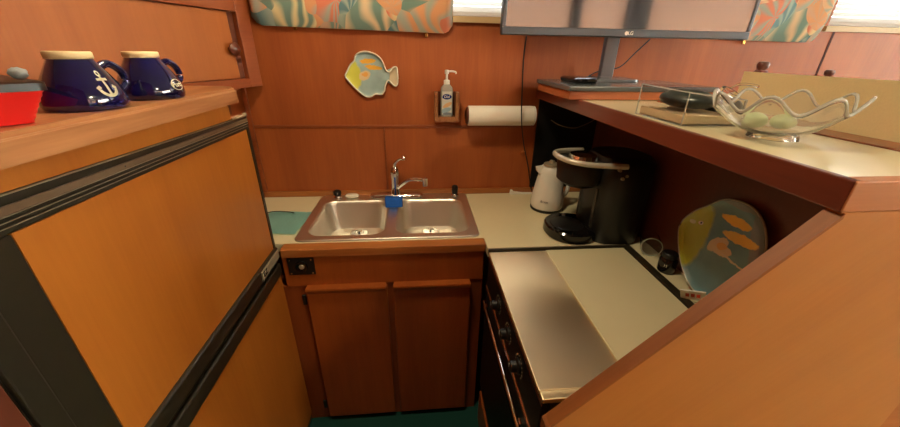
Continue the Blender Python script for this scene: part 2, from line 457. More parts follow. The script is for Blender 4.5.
# wall mouldings
struct('trim_1', box(-.732, .55, WY-.006, WY, 1.226, 1.238, .002), M['trim'])
struct('trim_2', box(-.158, -.150, WY-.004, WY, .928, 1.226), M['trim'])
struct('trim_3', box(-.732, .848, WY-.012, WY, .9005, .926, .002), M['edge'])
struct('trim_4', box(1.887, 1.899, WY-.001, WY, 1.0, 1.652), M['groove'])
struct('trim_5', box(-.732, -.716, 1.604, WY, .927, 1.396, .002), M['trim'])

# ------------------------------------------------------------------ sink base cabinet and countertop
t = thing('sink_cabinet', 'teak double-door cabinet under the stainless sink', 'cabinet', (-.13, 1.12, 0))
obj('carcass', box(-.72, .238, 1.112, 1.60, 0.0, .74), M['wall2'], t)
obj('face_rail', box(-.496, .238, 1.108, 1.13, .7405, .866, .002), M['cab'], t)
for x0, x1 in ((-.428, -.130), (-.108, .191)):
    d = obj('door', box(x0, x1, 1.090, 1.1115, .028, .738, .006, 3), M['cab'], t)
    obj('door_pull', prism(bmesh.new(), [(1.0885, .716), (1.0765, .738), (1.078, .744), (1.112, .744), (1.112, .7385), (1.0885, .7385)], x0+.004, x1-.004, 'X'), M['cab'], d)
obj('hinge', box(-.45, -.436, 1.104, 1.112, .655, .70, .002), M['black'], t)
obj('hinge', box(-.45, -.436, 1.104, 1.112, .07, .115, .002), M['black'], t)

t = thing('countertop', 'cream laminate galley worktop with oak front edging', 'countertop', (0, 1.3, .87))
bm = bmesh.new()
zt, zb = .9, .868
SX0, SX1, SY0, SY1 = -.455, .218, 1.170, 1.597
for a in ((-.732, SX0, 1.15, WY-.0125), (SX0, SX1, SY1, WY-.0125), (SX0, SX1, 1.15, SY0), (SX1, .849, 1.15, WY-.0125),
          (.2425, .849, 1.063, 1.15), (.7725, .849, .42, 1.063)):
    bx(bm, a[0], a[1], a[2], a[3], zb, zt)
bmesh.ops.remove_doubles(bm, verts=bm.verts, dist=1e-5)
obj('worktop', bm, M['lam'], t)
obj('front_edging', box(-.494, .2415, 1.1, 1.149, .868, .9015, .004), M['edge'], t)

# stainless double sink
t = thing('double_sink', 'stainless steel double bowl sink set in the cream worktop', 'sink', (-.12, 1.38, .9))
def sink_mesh():
    bm = bmesh.new()
    outer = rrect(-.463, .227, 1.160, 1.606, .03, .9065, 8)
    holes = [(-.432, -.135, 1.190, 1.530), (-.098, .196, 1.190, 1.530)]
    Lo = [bm.verts.new(p) for p in outer]
    E = [bm.edges.new((Lo[i], Lo[(i+1) % len(Lo)])) for i in range(len(Lo))]
    HL = []
    for h in holes:
        L = [bm.verts.new(p) for p in rrect(h[0], h[1], h[2], h[3], .055, .9065, 8)]
        HL.append(L); E += [bm.edges.new((L[i], L[(i+1) % len(L)])) for i in range(len(L))]
    bmesh.ops.triangle_fill(bm, use_beauty=True, use_dissolve=False, edges=E)
    def down(L, loops):
        prev = L; n = len(L)
        for lp in loops:
            cur = [bm.verts.new(p) for p in lp]
            for i in range(n): bm.faces.new((prev[i], prev[(i+1) % n], cur[(i+1) % n], cur[i]))
            prev = cur
        return prev
    down(Lo, [rrect(-.466, .230, 1.157, 1.609, .032, .904, 8), rrect(-.467, .231, 1.156, 1.6095, .033, .9008, 8)])
    for L, h in zip(HL, holes):
        a, b, c, d = h
        e = down(L, [rrect(a+.005, b-.005, c+.005, d-.005, .052, .902, 8), rrect(a+.009, b-.009, c+.009, d-.009, .05, .89, 8),
                     rrect(a+.018, b-.018, c+.018, d-.018, .05, .80, 8), rrect(a+.026, b-.026, c+.026, d-.026, .05, .775, 8),
                     rrect(a+.045, b-.045, c+.045, d-.045, .045, .762, 8)])
        bm.faces.new(e)
    return bm
sk = obj('basin', sink_mesh(), M['sink'], t, smooth=35)
for cx in (-.285, .05):
    s = obj('drain_strainer', lathe([(.0, .7645), (.018, .7645), (.022, .769), (.036, .7695), (.042, .7655), (.043, .7625)], (cx, 1.475, 0), 32), M['chrome'], t, smooth=40)
    obj('strainer_knob', lathe([(.0, .771), (.005, .770), (.006, .768), (.004, .765)], (cx, 1.475, 0), 16), M['neck'], s, smooth=40)

# faucet
t = thing('kitchen_faucet', 'chrome single-lever faucet on the back deck of the sink', 'faucet', (-.11, 1.57, .9075))
bm = bmesh.new(); loft(bm, [rrect(-.235, .018, 1.545, 1.597, .025, z, 8) for z in (.9085, .916)]+[rrect(-.23, .013, 1.549, 1.593, .021, .922, 8), rrect(-.215, 0, 1.555, 1.587, .015, .925, 8)])
obj('deck_plate', bm, M['chrome'], t, smooth=40)
obj('faucet_body', lathe([(.028, .923), (.026, .935), (.02, .955), (.019, 1.0), (.023, 1.02), (.023, 1.04), (.017, 1.055), (.0, 1.06)], (-.112, 1.57, 0), 28), M['chrome'], t, smooth=50)
obj('spout', tube([(-.105, 1.565, .948), (-.08, 1.55, .975), (-.045, 1.53, 1.005), (.0, 1.515, 1.012), (.022, 1.505, 1.012)], .0095, 14), M['chrome'], t, smooth=60)
bm = lathe([(.0, .985), (.012, .985), (.013, 1.0), (.013, 1.022), (.0, 1.028)], (.028, 1.503, 0), 20)
obj('aerator', bm, M['chrome'], t, smooth=50)
obj('lever_handle', tube([(-.112, 1.568, 1.05), (-.107, 1.56, 1.075), (-.09, 1.55, 1.095), (-.075, 1.54, 1.104)], lambda q: .011-.005*q, 12), M['chrome'], t, smooth=60)
obj('lever_tip', lathe([(.0, -.012), (.008, -.01), (.009, .006), (.0, .012)], (-.068, 1.536, 1.108), 16), M['chrome'], t, smooth=60)

t = thing('sink_stopper_knob', 'dark round sprayer cap left of the faucet on the sink deck', 'sink fitting', (-.385, 1.572, .9068))
obj('collar', lathe([(.021, .9072), (.021, .912), (.016, .918), (.0, .918)], (-.385, 1.572, 0), 24), M['chrome'], t, smooth=40)
obj('cap', lathe([(.014, .9185), (.019, .925), (.018, .938), (.010, .945), (.0, .946)], (-.385, 1.572, 0), 24), M['black'], t, smooth=40)
t = thing('spray_hose_head', 'small black sprayer head at the right back corner of the sink', 'sprayer', (.172, 1.572, .9068))
obj('collar', lathe([(.020, .9072), (.020, .912), (.015, .918), (.0, .918)], (.172, 1.572, 0), 24), M['chrome'], t, smooth=40)
obj('spray_nozzle', lathe([(.012, .9185), (.015, .925), (.016, .95), (.011, .958), (.0, .96)], (.172, 1.572, 0), 24), M['black'], t, smooth=40)
bm = lathe([(.0, -.008), (.026, -.007), (.034, 0), (.028, .007), (.0, .009)], (0, 0, 0), 28); bm.transform(Matrix.Translation((-.318, 1.57, .9155)) @ Matrix.Diagonal((1, .62, 1, 1)))
tag(obj('soap_bar', bm, M['soap'], smooth=60), 'white oval soap bar between the sprayer cap and faucet', 'soap')

# blue sponge on the divider
bm = bmesh.new()
lps = []
for k, z in enumerate((.9075, .909, .928, .950, .9535)):
    e = .004 if k in (0, 4) else 0
    lps.append([p+V((.0012*math.sin(9*i_+k), .0015*math.cos(5*i_+2*k)-(z-.9075)*-.12, 0)) for i_, p in enumerate(rrect(-.152+e, -.076-e, 1.437+e, 1.462-e, .006, z, 4))])
loft(bm, lps)
tag(obj('sponge', bm, M['blue'], smooth=50), 'bright blue sponge standing on the sink divider before the faucet', 'sponge')

# outlet on the cabinet
t = thing('power_socket', 'black square twelve volt socket plate on the sink cabinet face', 'socket', (-.5, 1.1, .82))
sx = -.431; sz = .829
obj('plate', box(sx-.047, sx+.047, 1.1035, 1.1078, sz-.036, sz+.036, .002), M['black'], t)
obj('socket_ring', lathe([(.0, 1.101), (.012, 1.101), (.016, 1.098), (.021, 1.098), (.023, 1.1034)], (sx, 0, sz), 24, axis='Y'), M['blackgloss'], t, smooth=40)
obj('socket_insert', lathe([(.0, 1.098), (.008, 1.098), (.010, 1.101)], (sx+.002, 0, sz), 20, axis='Y'), M['ridge'], t, smooth=40)
for a in (-1, 1):
    for c in (-1, 1):
        obj('screw', lathe([(.0, 1.1020), (.003, 1.1022), (.0035, 1.1034)], (sx+a*.038, 0, sz+c*.028), 10, axis='Y'), M['chrome'], t)

# teal cloth on counter left
bm = bmesh.new(); nx, ny = 14, 12; g = []
def clothpt(u, v, z):
    return V((-.66+.185*u+.02*v, 1.235+.2*v-.02*u, z+.0025*math.sin(7*u+2)*math.sin(6*v)+.0028))
for j in range(ny+1): g.append([bm.verts.new(clothpt(i/nx, j/ny, .9022)) for i in range(nx+1)])
for j in range(ny):
    for i in range(nx): bm.faces.new((g[j][i], g[j][i+1], g[j+1][i+1], g[j+1][i]))
bmesh.ops.solidify(bm, geom=bm.faces[:], thickness=-.003)
tag(obj('dish_cloth', bm, M['teal'], smooth=60), 'folded aqua dish cloth on the worktop left of the sink', 'cloth')
tag(obj('twist_wire', tube([(-.645, 1.40, .914), (-.6, 1.405, .916), (-.55, 1.40, .914), (-.53, 1.39, .914)], .002, 8), M['black'], smooth=60), 'thin dark wire lying on the aqua cloth', 'wire')

# ------------------------------------------------------------------ fridge and its surround
FX = -.5
t = thing('refrigerator', 'two-door built-in refrigerator with honey teak panels in black trim', 'refrigerator', (-.8, .72, 0))
obj('fridge_body', box(-1.1, -.53, .338, 1.095, .0, 1.36), M['fframe'], t)
def sloped(bm, k=.020, y0=.43):
    for v in bm.verts: v.co.z -= (v.co.y-y0)*k
    return bm
obj('top_flange', sloped(box(-.5295, -.5015, .338, 1.095, 1.363, 1.3745)), M['fframe'], t)
tb = obj('top_band', sloped(box(-.5295, -.499, .338, 1.0945, 1.3515, 1.3628, .001), .012), M['fband'], t)
obj('flange_ridge', sloped(box(-.503, -.4985, .338, 1.093, 1.3748, 1.3765, .0005)), M['ridge'], tb)
# upper door
ud = obj('upper_door', box(-.529, -.507, .340, 1.0935, .868, 1.342, .002), M['fframe'], t)
bm = bmesh.new(); b2 = bmesh.new()
for z0, z1, xx in ((1.3455, 1.3508, -.498), (1.3385, 1.3440, -.499), (1.3300, 1.3370, -.5005)):
    bx(bm, -.508, xx, .374, 1.0925, z0, z1, .001)
    bx(b2, xx-.001, xx+.0006, .374, 1.0925, z1-.0001, z1+.0009, .0002)
obj('trim_strips', sloped(bm, .006), M['fframe'], ud)
obj('trim_highlights', sloped(b2, .006), M['ridge'], ud)
obj('trim_strip_far', box(-.508, -.4985, 1.0785, 1.0925, .87, 1.3288, .0015), M['fframe'], ud)
bm = bmesh.new(); bx(bm, -.508, -.4975, .3405, .372, .87, 1.350, .003); bx(bm, -.508, -.501, .3725, .424, .87, 1.3288, .002)
obj('trim_strip_near', bm, M['fframe'], ud)
obj('door_panel', box(-.508, -.501, .4245, 1.078, .922, 1.329), M['fridge'], ud)
h = obj('door_grip', box(-.508, -.492, .4245, 1.0925, .878, .9215, .006, 3), M['fframe'], ud)
hd = obj('badge', box(-.4925, -.4895, .945, 1.084, .884, .9145, .0006), M['badge'], h)
text('badge_letters', 'EZ', .026, M['blackgloss'], hd, frame3((-.4892, .968, .899), (0, 1, 0), (1, 0, 0)))
ld = obj('lower_door', box(-.529, -.507, .340, 1.0935, .03, .862, .002), M['fframe'], t)
obj('door_grip', box(-.508, -.494, .4245, 1.0925, .812, .858, .006, 3), M['fframe'], ld)
obj('door_panel', box(-.508, -.501, .4245, 1.088, .07, .8115), M['fridge'], ld)
bm = bmesh.new(); bx(bm, -.508, -.4975, .3405, .372, .033, .858, .003); bx(bm, -.508, -.501, .3725, .424, .033, .858, .002)
obj('trim_strip_near', bm, M['fframe'], ld)
bm = box(-.52, -.497, 1.02, 1.085, 1.3640, 1.3670, .001); bx(bm, -.507, -.496, 1.083, 1.0935, 1.3635, 1.372, .002)
obj('hinge', bm, M['badge'], t)
for y in (.62, .86): obj('screw', lathe([(.0, -.4988), (.003, -.4992), (.0035, -.5)], (0, y, 1.3575-(y-.43)*.012), 10, axis='X'), M['black'], t)

t = thing('refrigerator_surround', 'teak surround boxing in the refrigerator with rounded shelf top', 'cabinet', (-.6, .5, 0))
u = V((-math.cos(math.radians(70)), -math.sin(math.radians(70)), 0)); A0 = V((-.649, 1.60, 0))
def facept(y, off=0): s = (y-A0.y)/u.y; p = A0+u*s; return p.x+off
pts = []
xe, ye, r = -.462, 1.028, .05
pts += [(xe, .0)]
for k in range(9):
    a = PI/2*k/8; pts.append((xe-r+r*math.cos(a), ye-r+r*math.sin(a)))
pts += [(-.735, ye), (facept(ye, .022), ye-.06), (facept(.0, .022), .0)]
bm = prism(bmesh.new(), pts, 1.414, 1.4505, 'Z')
es = [e for e in bm.edges if abs(e.verts[0].co.z-e.verts[1].co.z) < 1e-6 and max(e.verts[0].co.x, e.verts[1].co.x) > -.5 and e.verts[0].co.z > 1.43]
bmesh.ops.bevel(bm, geom=es, offset=.009, segments=4, affect='EDGES')
obj('shelf_top', bm, M['shelf'], t, smooth=40)
obj('fascia', sloped(box(-.515, -.5030, .0, 1.012, 1.3775, 1.4135)), M['fridge'], t)
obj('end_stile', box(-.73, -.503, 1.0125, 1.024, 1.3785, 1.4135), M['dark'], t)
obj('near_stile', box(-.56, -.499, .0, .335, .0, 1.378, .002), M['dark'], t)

# ------------------------------------------------------------------ diagonal upper cabinet on the left
t = thing('upper_cabinet', 'teak wall cabinet with recessed door above the mug shelf', 'cabinet', (A0.x, A0.y, 1.402), math.atan2(-u.y, -u.x))
# local: +x points back along the face towards the wall; face normal is -y (towards the room)
def uc(name, *a, mat='upframe', par=None, bev=.002): return obj(name, box(*a, bev), M[mat], par or t, local=True)
L = 1.62
bm = bmesh.new()
pl_ = [(0, .012), (0, .03), (-.06, .22), (-L, .22), (-L, .012)]
prism(bm, pl_, 0, .74, 'Z'); obj('carcass', bm, M['wall2'], t, local=True)
uc('frame_stile', -.062, 0, -.014, .0115, 0, .74)
uc('frame_rail', -L, -.0625, -.014, .0115, 0, .033, mat='upframe')
uc('frame_rail', -L, -.0625, -.014, .0115, .262, .298)
uc('frame_rail', -L, -.0625, -.010, .0115, .302, .74, mat='wall')
d = uc('cabinet_door', -L+.05, -.094, -.002, .0105, .035, .260, mat='updoor')
W[d.name] = wmat(t)
obj('door_knob', lathe([(.008, -.002), (.009, -.014), (.020, -.020), (.023, -.029), (.016, -.037), (.0, -.040)], (-.116, 0, .137), 24, axis='Y'), M['knobwood'], d, local=True, smooth=50)
uc('door_shadow_gap', -.0935, -.063, .004, .0112, .035, .260, mat='dark')  # shadow gap beside the door, put in as a dark strip

# ------------------------------------------------------------------ mugs and tub on the shelf
def make_mug(label, loc, rotz):
    t = thing('mug', label, 'mug', loc, rotz, 'navy belly mugs on the teak shelf')
    prof = [(.0, .0015), (.048, .0), (.0515, .003), (.0525, .010), (.051, .022), (.0455, .037), (.0385, .050), (.032, .061), (.0275, .069), (.0262, .0715)]
    bm = lathe(prof+[(.0235, .0715), (.029, .058), (.041, .036), (.0465, .021), (.045, .010), (.0, .008)], (0, 0, 0), 48)
    obj('cup', bm, M['navy'], t, local=True, smooth=60)
    obj('rim', lathe([(.0233, .0718), (.0266, .0718), (.0276, .0735), (.0276, .0805), (.0262, .0822), (.0245, .0822), (.0233, .0805), (.0233, .0718)], (0, 0, 0), 48, cap=False), M['rimglaze'], t, local=True, smooth=60)
    obj('handle', tube([(.034, 0, .058), (.052, 0, .064), (.069, 0, .052), (.071, 0, .032), (.050, 0, .016)], .0062, 12), M['navy'], t, local=True, smooth=60)
    return t
def curved(bm, R, zc, tilt=0):
    """wrap a flat decal (x,y) round the mug belly; outward direction = angle 0 -> -y"""
    for v in bm.verts:
        z = zc+v.co.y; a = v.co.x/R
        rr = R_at(z)+.0006+v.co.z
        v.co = V((rr*math.sin(a), -rr*math.cos(a), z))
    return bm
PR = [(0, .048), (.003, .0515), (.010, .0525), (.022, .051), (.037, .0455), (.050, .0385), (.061, .032), (.069, .0275)]
def R_at(z):
    for (a, ra), (b, rb) in zip(PR, PR[1:]):
        if a <= z <= b: return ra+(rb-ra)*(z-a)/(b-a)
    return .05
mug1 = make_mug('navy belly mug printed with a cream anchor, beside the red tub', (-.520, .622, 1.4507), math.radians(35))
mug2 = make_mug('navy belly mug with a small oval white badge, nearer the cabinet knob', (-.512, .762, 1.4507), math.radians(35))
def decal_bar(bm, x0, y0, x1, y1, w, n=6):
    d = V((x1-x0, y1-y0)); l = d.length; d.normalize(); p = V((-d.y, d.x))*w/2
    A = []; B = []
    for i in range(n+1):
        c = V((x0, y0))+d*l*i/n
        A.append(bm.verts.new((c.x+p.x, c.y+p.y, 0))); B.append(bm.verts.new((c.x-p.x, c.y-p.y, 0)))
    for i in range(n): bm.faces.new((A[i], A[i+1], B[i+1], B[i]))
def decal_arc(bm, cx, cy, r, a0, a1, w, n=20, sy=1):
    A = []; B = []
    for i in range(n+1):
        a = a0+(a1-a0)*i/n
        A.append(bm.verts.new((cx+(r+w/2)*math.cos(a), cy+sy*(r+w/2)*math.sin(a), 0))); B.append(bm.verts.new((cx+(r-w/2)*math.cos(a), cy+sy*(r-w/2)*math.sin(a), 0)))
    for i in range(n): bm.faces.new((A[i], A[i+1], B[i+1], B[i]))
# anchor print, turned to the room
bm = bmesh.new()
decal_arc(bm, 0, .0165, .0028, 0, 2*PI, .0022, 16); decal_bar(bm, 0, .0137, 0, -.011, .0035); decal_bar(bm, -.008, .0095, .008, .0095, .003)
decal_arc(bm, 0, .001, .0115, PI+.35, 2*PI-.35, .0038, 18)
decal_bar(bm, -.0135, -.002, -.0085, .001, .004, 2); decal_bar(bm, .0085, .001, .0135, -.002, .004, 2)
for v in bm.verts: v.co *= 1.15
curved(bm, .053, .033); bmesh.ops.solidify(bm, geom=bm.faces[:], thickness=-.0003)
bm.transform(Matrix.Rotation(math.radians(42), 4, 'Z'))
obj('anchor_print', bm, M['cream'], mug1, local=True)
bm = bmesh.new()
for k in (0,):
    decal_arc(bm, 0, 0, .0150, 0, 2*PI, .0022, 36, sy=.62)
curved(bm, .053, .025); bmesh.ops.solidify(bm, geom=bm.faces[:], thickness=-.0003)
bm.transform(Matrix.Rotation(math.radians(54), 4, 'Z'))
bd = obj('oval_badge', bm, M['cream'], mug2, local=True)
cu = bpy.data.curves.new('t', 'FONT'); cu.body = 'Ports'; cu.size = .0125; cu.align_x = 'CENTER'; cu.align_y = 'CENTER'; cu.extrude = .0003
tt = bpy.data.objects.new('t', cu); col.objects.link(tt)
me = bpy.data.meshes.new_from_object(tt.evaluated_get(bpy.context.evaluated_depsgraph_get())); bpy.data.objects.remove(tt)
bm = bmesh.new(); bm.from_mesh(me); bpy.data.meshes.remove(me)
curved(bm, .053, .025); bm.transform(Matrix.Rotation(math.radians(54), 4, 'Z'))
obj('badge_letters', bm, M['cream'], bd, local=True)
for mg in (mug1, mug2):                       # handles away from the prints
    for ch in mg.children:
        if ch.name.startswith('handle'): ch.rotation_euler.z = math.radians(42)

TA = math.atan2(-.57, .82)
t = thing('red_tub', 'ribbed bright red tub with black lid at the left edge', 'tub', (-.481, .494, 1.4507), TA)
bm = bmesh.new(); lp = []
for i in range(13):
    z = .0004+.0385*i/12; e = .0008*(i % 2)-.017*i/12
    lp.append(rrect(-.15+e, -e, -.16+e, -e, .010, z, 5))
loft(bm, lp); obj('tub', bm, M['red'], t, smooth=30, local=True)
bm = bmesh.new(); loft(bm, [rrect(-.170, .020, -.180, .020, .012, z, 5) for z in (.0391, .048)]+[rrect(-.166, .016, -.176, .016, .010, .050, 5)])
obj('lid', bm, M['black'], t, smooth=40, local=True)
bm = bmesh.new(); bmesh.ops.create_icosphere(bm, subdivisions=3, radius=1)
for v in bm.verts:
    n_ = v.co.normalized(); k = 1+.13*math.sin(9*n_.x+3*n_.y)*math.cos(7*n_.z+5*n_.y)
    v.co = V((-.500+n_.x*.009*k, .518+n_.y*.0085*k, 1.5080+n_.z*.0070*k))
tag(obj('crumpled_wrap', bm, M['greycloth'], smooth=60), 'small crumpled grey wrap lying on the red tub lid', 'wrap')

# ------------------------------------------------------------------ stove
t = thing('stove', 'built-in electric stove with brushed steel top and black control panel', 'stove', (.5, .76, 0))
obj('stove_body', box(.262, .75, .47, 1.056, .18, .885), M['black'], t)
bm = bmesh.new()
bx(bm, .241, .772, 1.049, 1.0615, .8855, .9045, .003); bx(bm, .746, .772, .42, 1.049, .8855, .9045, .003)
obj('top_rim', bm, M['fframe'], t)
obj('rim_highlight', box(.241, .756, 1.0625-.005, 1.0628, .9046, .9062, .0005), M['ridge'], t)
obj('steel_top', box(.2415, .744, .489, 1.048, .8855, .8975, .0015), M['steel'], t)
obj('steel_lip', box(.2415, .744, .466, .4885, .8855, .8985, .003), M['steel'], t)
obj('control_panel', box(.2445, .2615, .47, 1.056, .752, .8845, .003), M['enamel'], t)
bm = bmesh.new(); bx(bm, .2435, .2448, .471, 1.055, .872, .878); obj('panel_strip', bm, M['copper'], t)
bm = bmesh.new(); bx(bm, .2415, .2615, .47, 1.056, .737, .7515, .002); obj('lower_strip', bm, M['copper'], t)
for y in (.868, .742, .628):
    k = obj('control_knob', lathe([(.021, .2443), (.021, .240), (.016, .236), (.015, .222), (.012, .2195), (.0, .219)], (0, y, .812), 24, axis='X'), M['black'], t, smooth=40)
    obj('knob_mark', box(.2175, .2188, y-.0015, y+.0015, .812, .824), M['white'], k)
    bm = bmesh.new()
    for i in range(14):
        a = -PI*.75+i*PI*1.5/13; cy_, cz_ = y+.029*math.sin(a), .812+.029*math.cos(a)
        bmm = box(.2438, .2446, cy_-.0018, cy_+.0018, cz_-.0018, cz_+.0018)
        bmesh.ops.rotate
        me_ = bpy.data.meshes.new('x'); bmm.to_mesh(me_); bmm.free(); bm.from_mesh(me_); bpy.data.meshes.remove(me_)
    obj('dial_marks', bm, M['ridge'], t)
dr = obj('oven_door', box(.243, .2615, .475, 1.052, .24, .735, .004), M['enamel'], t)
bm = tube([(.228, .52, .71), (.228, 1.01, .71)], .006, 12, n=2, smooth=False)
bx(bm, .228, .2435, .54, .555, .705, .715); bx(bm, .228, .2435, .975, .99, .705, .715)
obj('oven_handle', bm, M['chrome'], dr, smooth=40)
obj('door_window', box(.2415, .2432, .56, .97, .34, .62, .0006), M['enamel'], dr)
obj('plinth', box(.246, .75, .47, 1.056, 0, .178, .003), M['cab'], t)
tag(obj('cutting_board', prism(bmesh.new(), [(.446, .5), (.741, .5), (.741, 1.044), (.446, 1.044)], .898, .9025, 'Z', .0022), M['lam2']), 'ivory cutting board covering the right half of the steel stove top', 'cutting board')

# ------------------------------------------------------------------ sloped end panel
sl = 1.125
def zs(x): return 1.357+(x-.547)*sl
t = thing('sloped_end_panel', 'golden teak panel with sloped cap, close on the right', 'panel', (.55, .38, 0))
xl = .207
bm = prism(bmesh.new(), [(xl, 0), (xl, zs(xl)-.008), (.5455, zs(.5455)-.008), (.5465, 1.3595), (.883, 1.3595), (.883, 0)], .364, .381, 'Y')
obj('end_panel', bm, M['panel'], t)
obj('end_post', box(.8845, .94, .366, .408, 0, 1.3595, .003), M['barend'], t)
nrm = V((-sl, 0, 1)).normalized()
pts = [(xl-.004, zs(xl)-.03), (xl-.004, zs(xl)-.004), (xl+.002, zs(xl)+.001), (.5485, zs(.5485)), (.5485, zs(.5485)-.0075), (xl+.0, zs(xl)-.0075), (xl+.0, zs(xl)-.03)]
bm = prism(bmesh.new(), pts, .361, .384, 'Y')
obj('sloped_cap', bm, M['cap'], t)

# ------------------------------------------------------------------ raised bar
t = thing('raised_bar', 'raised cream-topped bar ledge with wood edge above the stove', 'bar counter', (.7, 1, 1.36))
BZ = 1.402
pts = [(.553, .382), (.797, .382), (.797, 1.15), (1.35, 1.15), (1.35, WY-.001), (.553, WY-.001)]
obj('bar_top', prism(bmesh.new(), pts, 1.374, BZ, 'Z'), M['lam'], t)
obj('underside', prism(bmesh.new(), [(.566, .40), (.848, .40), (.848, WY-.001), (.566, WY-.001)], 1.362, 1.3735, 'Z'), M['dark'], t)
obj('front_edge', box(.54, .5525, .362, WY-.001, 1.360, BZ+.001, .002), M['bar'], t)
obj('end_edge', box(.5405, .884, .361, .3815, 1.3605, BZ+.001, .002), M['barend'], t)
obj('back_edge', box(.7975, .868, .382, 1.149, 1.3745, BZ+.003, .003), M['trimY'], t)
tag(obj('bar_cabinet', box(.872, 1.35, 1.16, WY-.002, .5, 1.3735), M['cab']), 'teak cabinet under the far end of the bar beside the back wall', 'cabinet')

# board, slab, television
t = thing('media_board', 'wide teak board with charcoal top lying on the bar under the television', 'board', (.75, 1.3, BZ))
obj('wood_board', box(.503, 1.02, 1.172, 1.50, BZ+.0015, 1.430, .002), M['board'], t)
obj('charcoal_top', box(.496, 1.026, 1.164, 1.508, 1.4305, 1.447, .004, 3), M['slab'], t)
t = thing('television', 'large flat television on a stand over the bar', 'television', (.79, 1.4, 1.4475))
TX0, TX1, TY, TZ0, TZ1 = .306, 1.262, 1.385, 1.602, 2.16
obj('cabinet_back', box(TX0, TX1, TY, TY+.03, TZ0, TZ1, .006), M['black'], t)
bm = bmesh.new(); bz = TY-.009
bx(bm, TX0, TX1, bz, TY-.0003, TZ0, TZ0+.026, .003); bx(bm, TX0, TX1, bz, TY-.0003, TZ1-.016, TZ1, .003)
bx(bm, TX0, TX0+.014, bz, TY-.0003, TZ0+.0265, TZ1-.0165, .003); bx(bm, TX1-.014, TX1, bz, TY-.0003, TZ0+.0265, TZ1-.0165, .003)
bz_ = obj('bezel', bm, M['bezel'], t)
obj('screen', box(TX0+.0145, TX1-.0145, TY-.005, TY-.0005, TZ0+.0265, TZ1-.0165), M['screen'], t)
text('logo_letters', 'LG', .017, M['white'], bz_, frame3((.788, bz-.0006, TZ0+.0125), (1, 0, 0), (0, -1, 0)))
bm = lathe([(.0, bz-.0004), (.0065, bz-.0006), (.007, bz+.001)], (.772, 0, TZ0+.0125), 20, axis='Y'); obj('logo_disc', bm, M['white'], bz_)
bm = bmesh.new(); loft(bm, [rrect(.722, .776, TY+.031, TY+.058, .006, 1.463, 3), rrect(.722, .776, TY+.031, TY+.058, .006, 1.66, 3)])
obj('neck', bm, M['neck'], t, smooth=30)
bm = bmesh.new(); loft(bm, [rrect(.64, .86, TY-.03, TY+.10, .03, z, 6) for z in (1.448, 1.456)]+[rrect(.68, .82, TY-.0, TY+.08, .02, 1.4625, 6)])
obj('stand_base', bm, M['slab'], t, smooth=30)
t = thing('streaming_box', 'small black set-top box at the left end of the charcoal board', 'electronics', (.60, 1.33, 1.4475))
bm = bmesh.new(); loft(bm, [rrect(.552, .628, 1.25, 1.39, .012, 1.449, 5), rrect(.548, .632, 1.245, 1.395, .014, 1.456, 5), rrect(.548, .632, 1.245, 1.395, .014, 1.463, 5), rrect(.555, .625, 1.255, 1.385, .012, 1.4675, 5)])
obj('casing', bm, M['blackgloss'], t, smooth=35)
obj('feet', box(.56, .62, 1.27, 1.38, 1.4473, 1.4488), M['black'], t)
tag(obj('power_cable', tube([(.408, 1.412, 1.5995), (.416, 1.450, 1.53), (.434, 1.492, 1.42), (.447, 1.503, 1.29), (.482, 1.55, 1.17), (.53, 1.598, 1.05), (.56, 1.60, .93), (.575, 1.60, .904)], .0026, 8), M['black'], smooth=60),
    'thin black cable hanging down the wall in front of the paper towel', 'cable')
tag(obj('television_cable', tube([(.90, 1.425, 1.5995), (.86, 1.44, 1.55), (.82, 1.455, 1.50), (.77, 1.46, 1.487), (.72, 1.455, 1.477), (.665, 1.42, 1.455)], .0024, 8), M['black'], smooth=60),
    'dark cable sloping from under the television behind its neck', 'cable')

# acrylic organizer with contents
t = thing('acrylic_organizer', 'clear acrylic box on the bar holding dark sunglasses case', 'organizer', (.62, .80, BZ), math.radians(0))
bx0, bx1, by0, by1, z0, z1 = .566, .70, .715, .885, BZ+.001, 1.476
th = .0025
obj('front_wall', prism(bmesh.new(), [(bx0, z0), (bx1, z0), (bx1, z1-.02), (bx0, z1-.004)], by0, by0+th, 'Y'), M['clear'], t)
obj('back_wall', box(bx0, bx1, by1-th, by1, z0, z1), M['clear'], t)
obj('side_wall', box(bx0, bx0+th, by0+th+.0003, by1-th-.0003, z0, z1, .0004), M['clear'], t)
obj('side_wall', box(bx1-th, bx1, by0+th+.0003, by1-th-.0003, z0, z1-.018, .0004), M['clear'], t)
obj('base', box(bx0+th+.0003, bx1-th-.0003, by0+th+.0003, by1-th-.0003, z0, z0+th), M['clear'], t)
M['acredge'] = plain('polished acrylic edge', srgb(225, 225, 215), .15, coat=.8)
M['acredge'].node_tree.nodes['Principled BSDF'].inputs['Transmission Weight'].default_value = .4
for px_, py_, pz_ in ((bx0, by0, z1-.004), (bx1, by0, z1-.019), (bx0, by1, z1), (bx1, by1, z1-.017)):
    obj('corner_edge', tube([(px_, py_, z0), (px_, py_, pz_)], .0013, 6, smooth=False), M['acredge'], t)
obj('bottom_edge', tube([(bx0, by1, z0+.001), (bx0, by0, z0+.001), (bx1, by0, z0+.001), (bx1, by1, z0+.001)], .0011, 6, smooth=False), M['acredge'], t)
obj('rim_edge', tube([(bx0, by1, z1), (bx0, by0, z1-.004), (bx1, by0, z1-.019), (bx1, by1, z1-.017)], .0015, 6, smooth=False), M['acredge'], t)
tag(obj('note_block', box(bx0+.006, bx1-.006, by0+.006, by1-.006, z0+th+.0008, z0+.021, .001), M['notes']), 'cream note block in the bottom of the acrylic box', 'paper block')
bm = bmesh.new(); bmesh.ops.create_uvsphere(bm, u_segments=28, v_segments=16, radius=1)
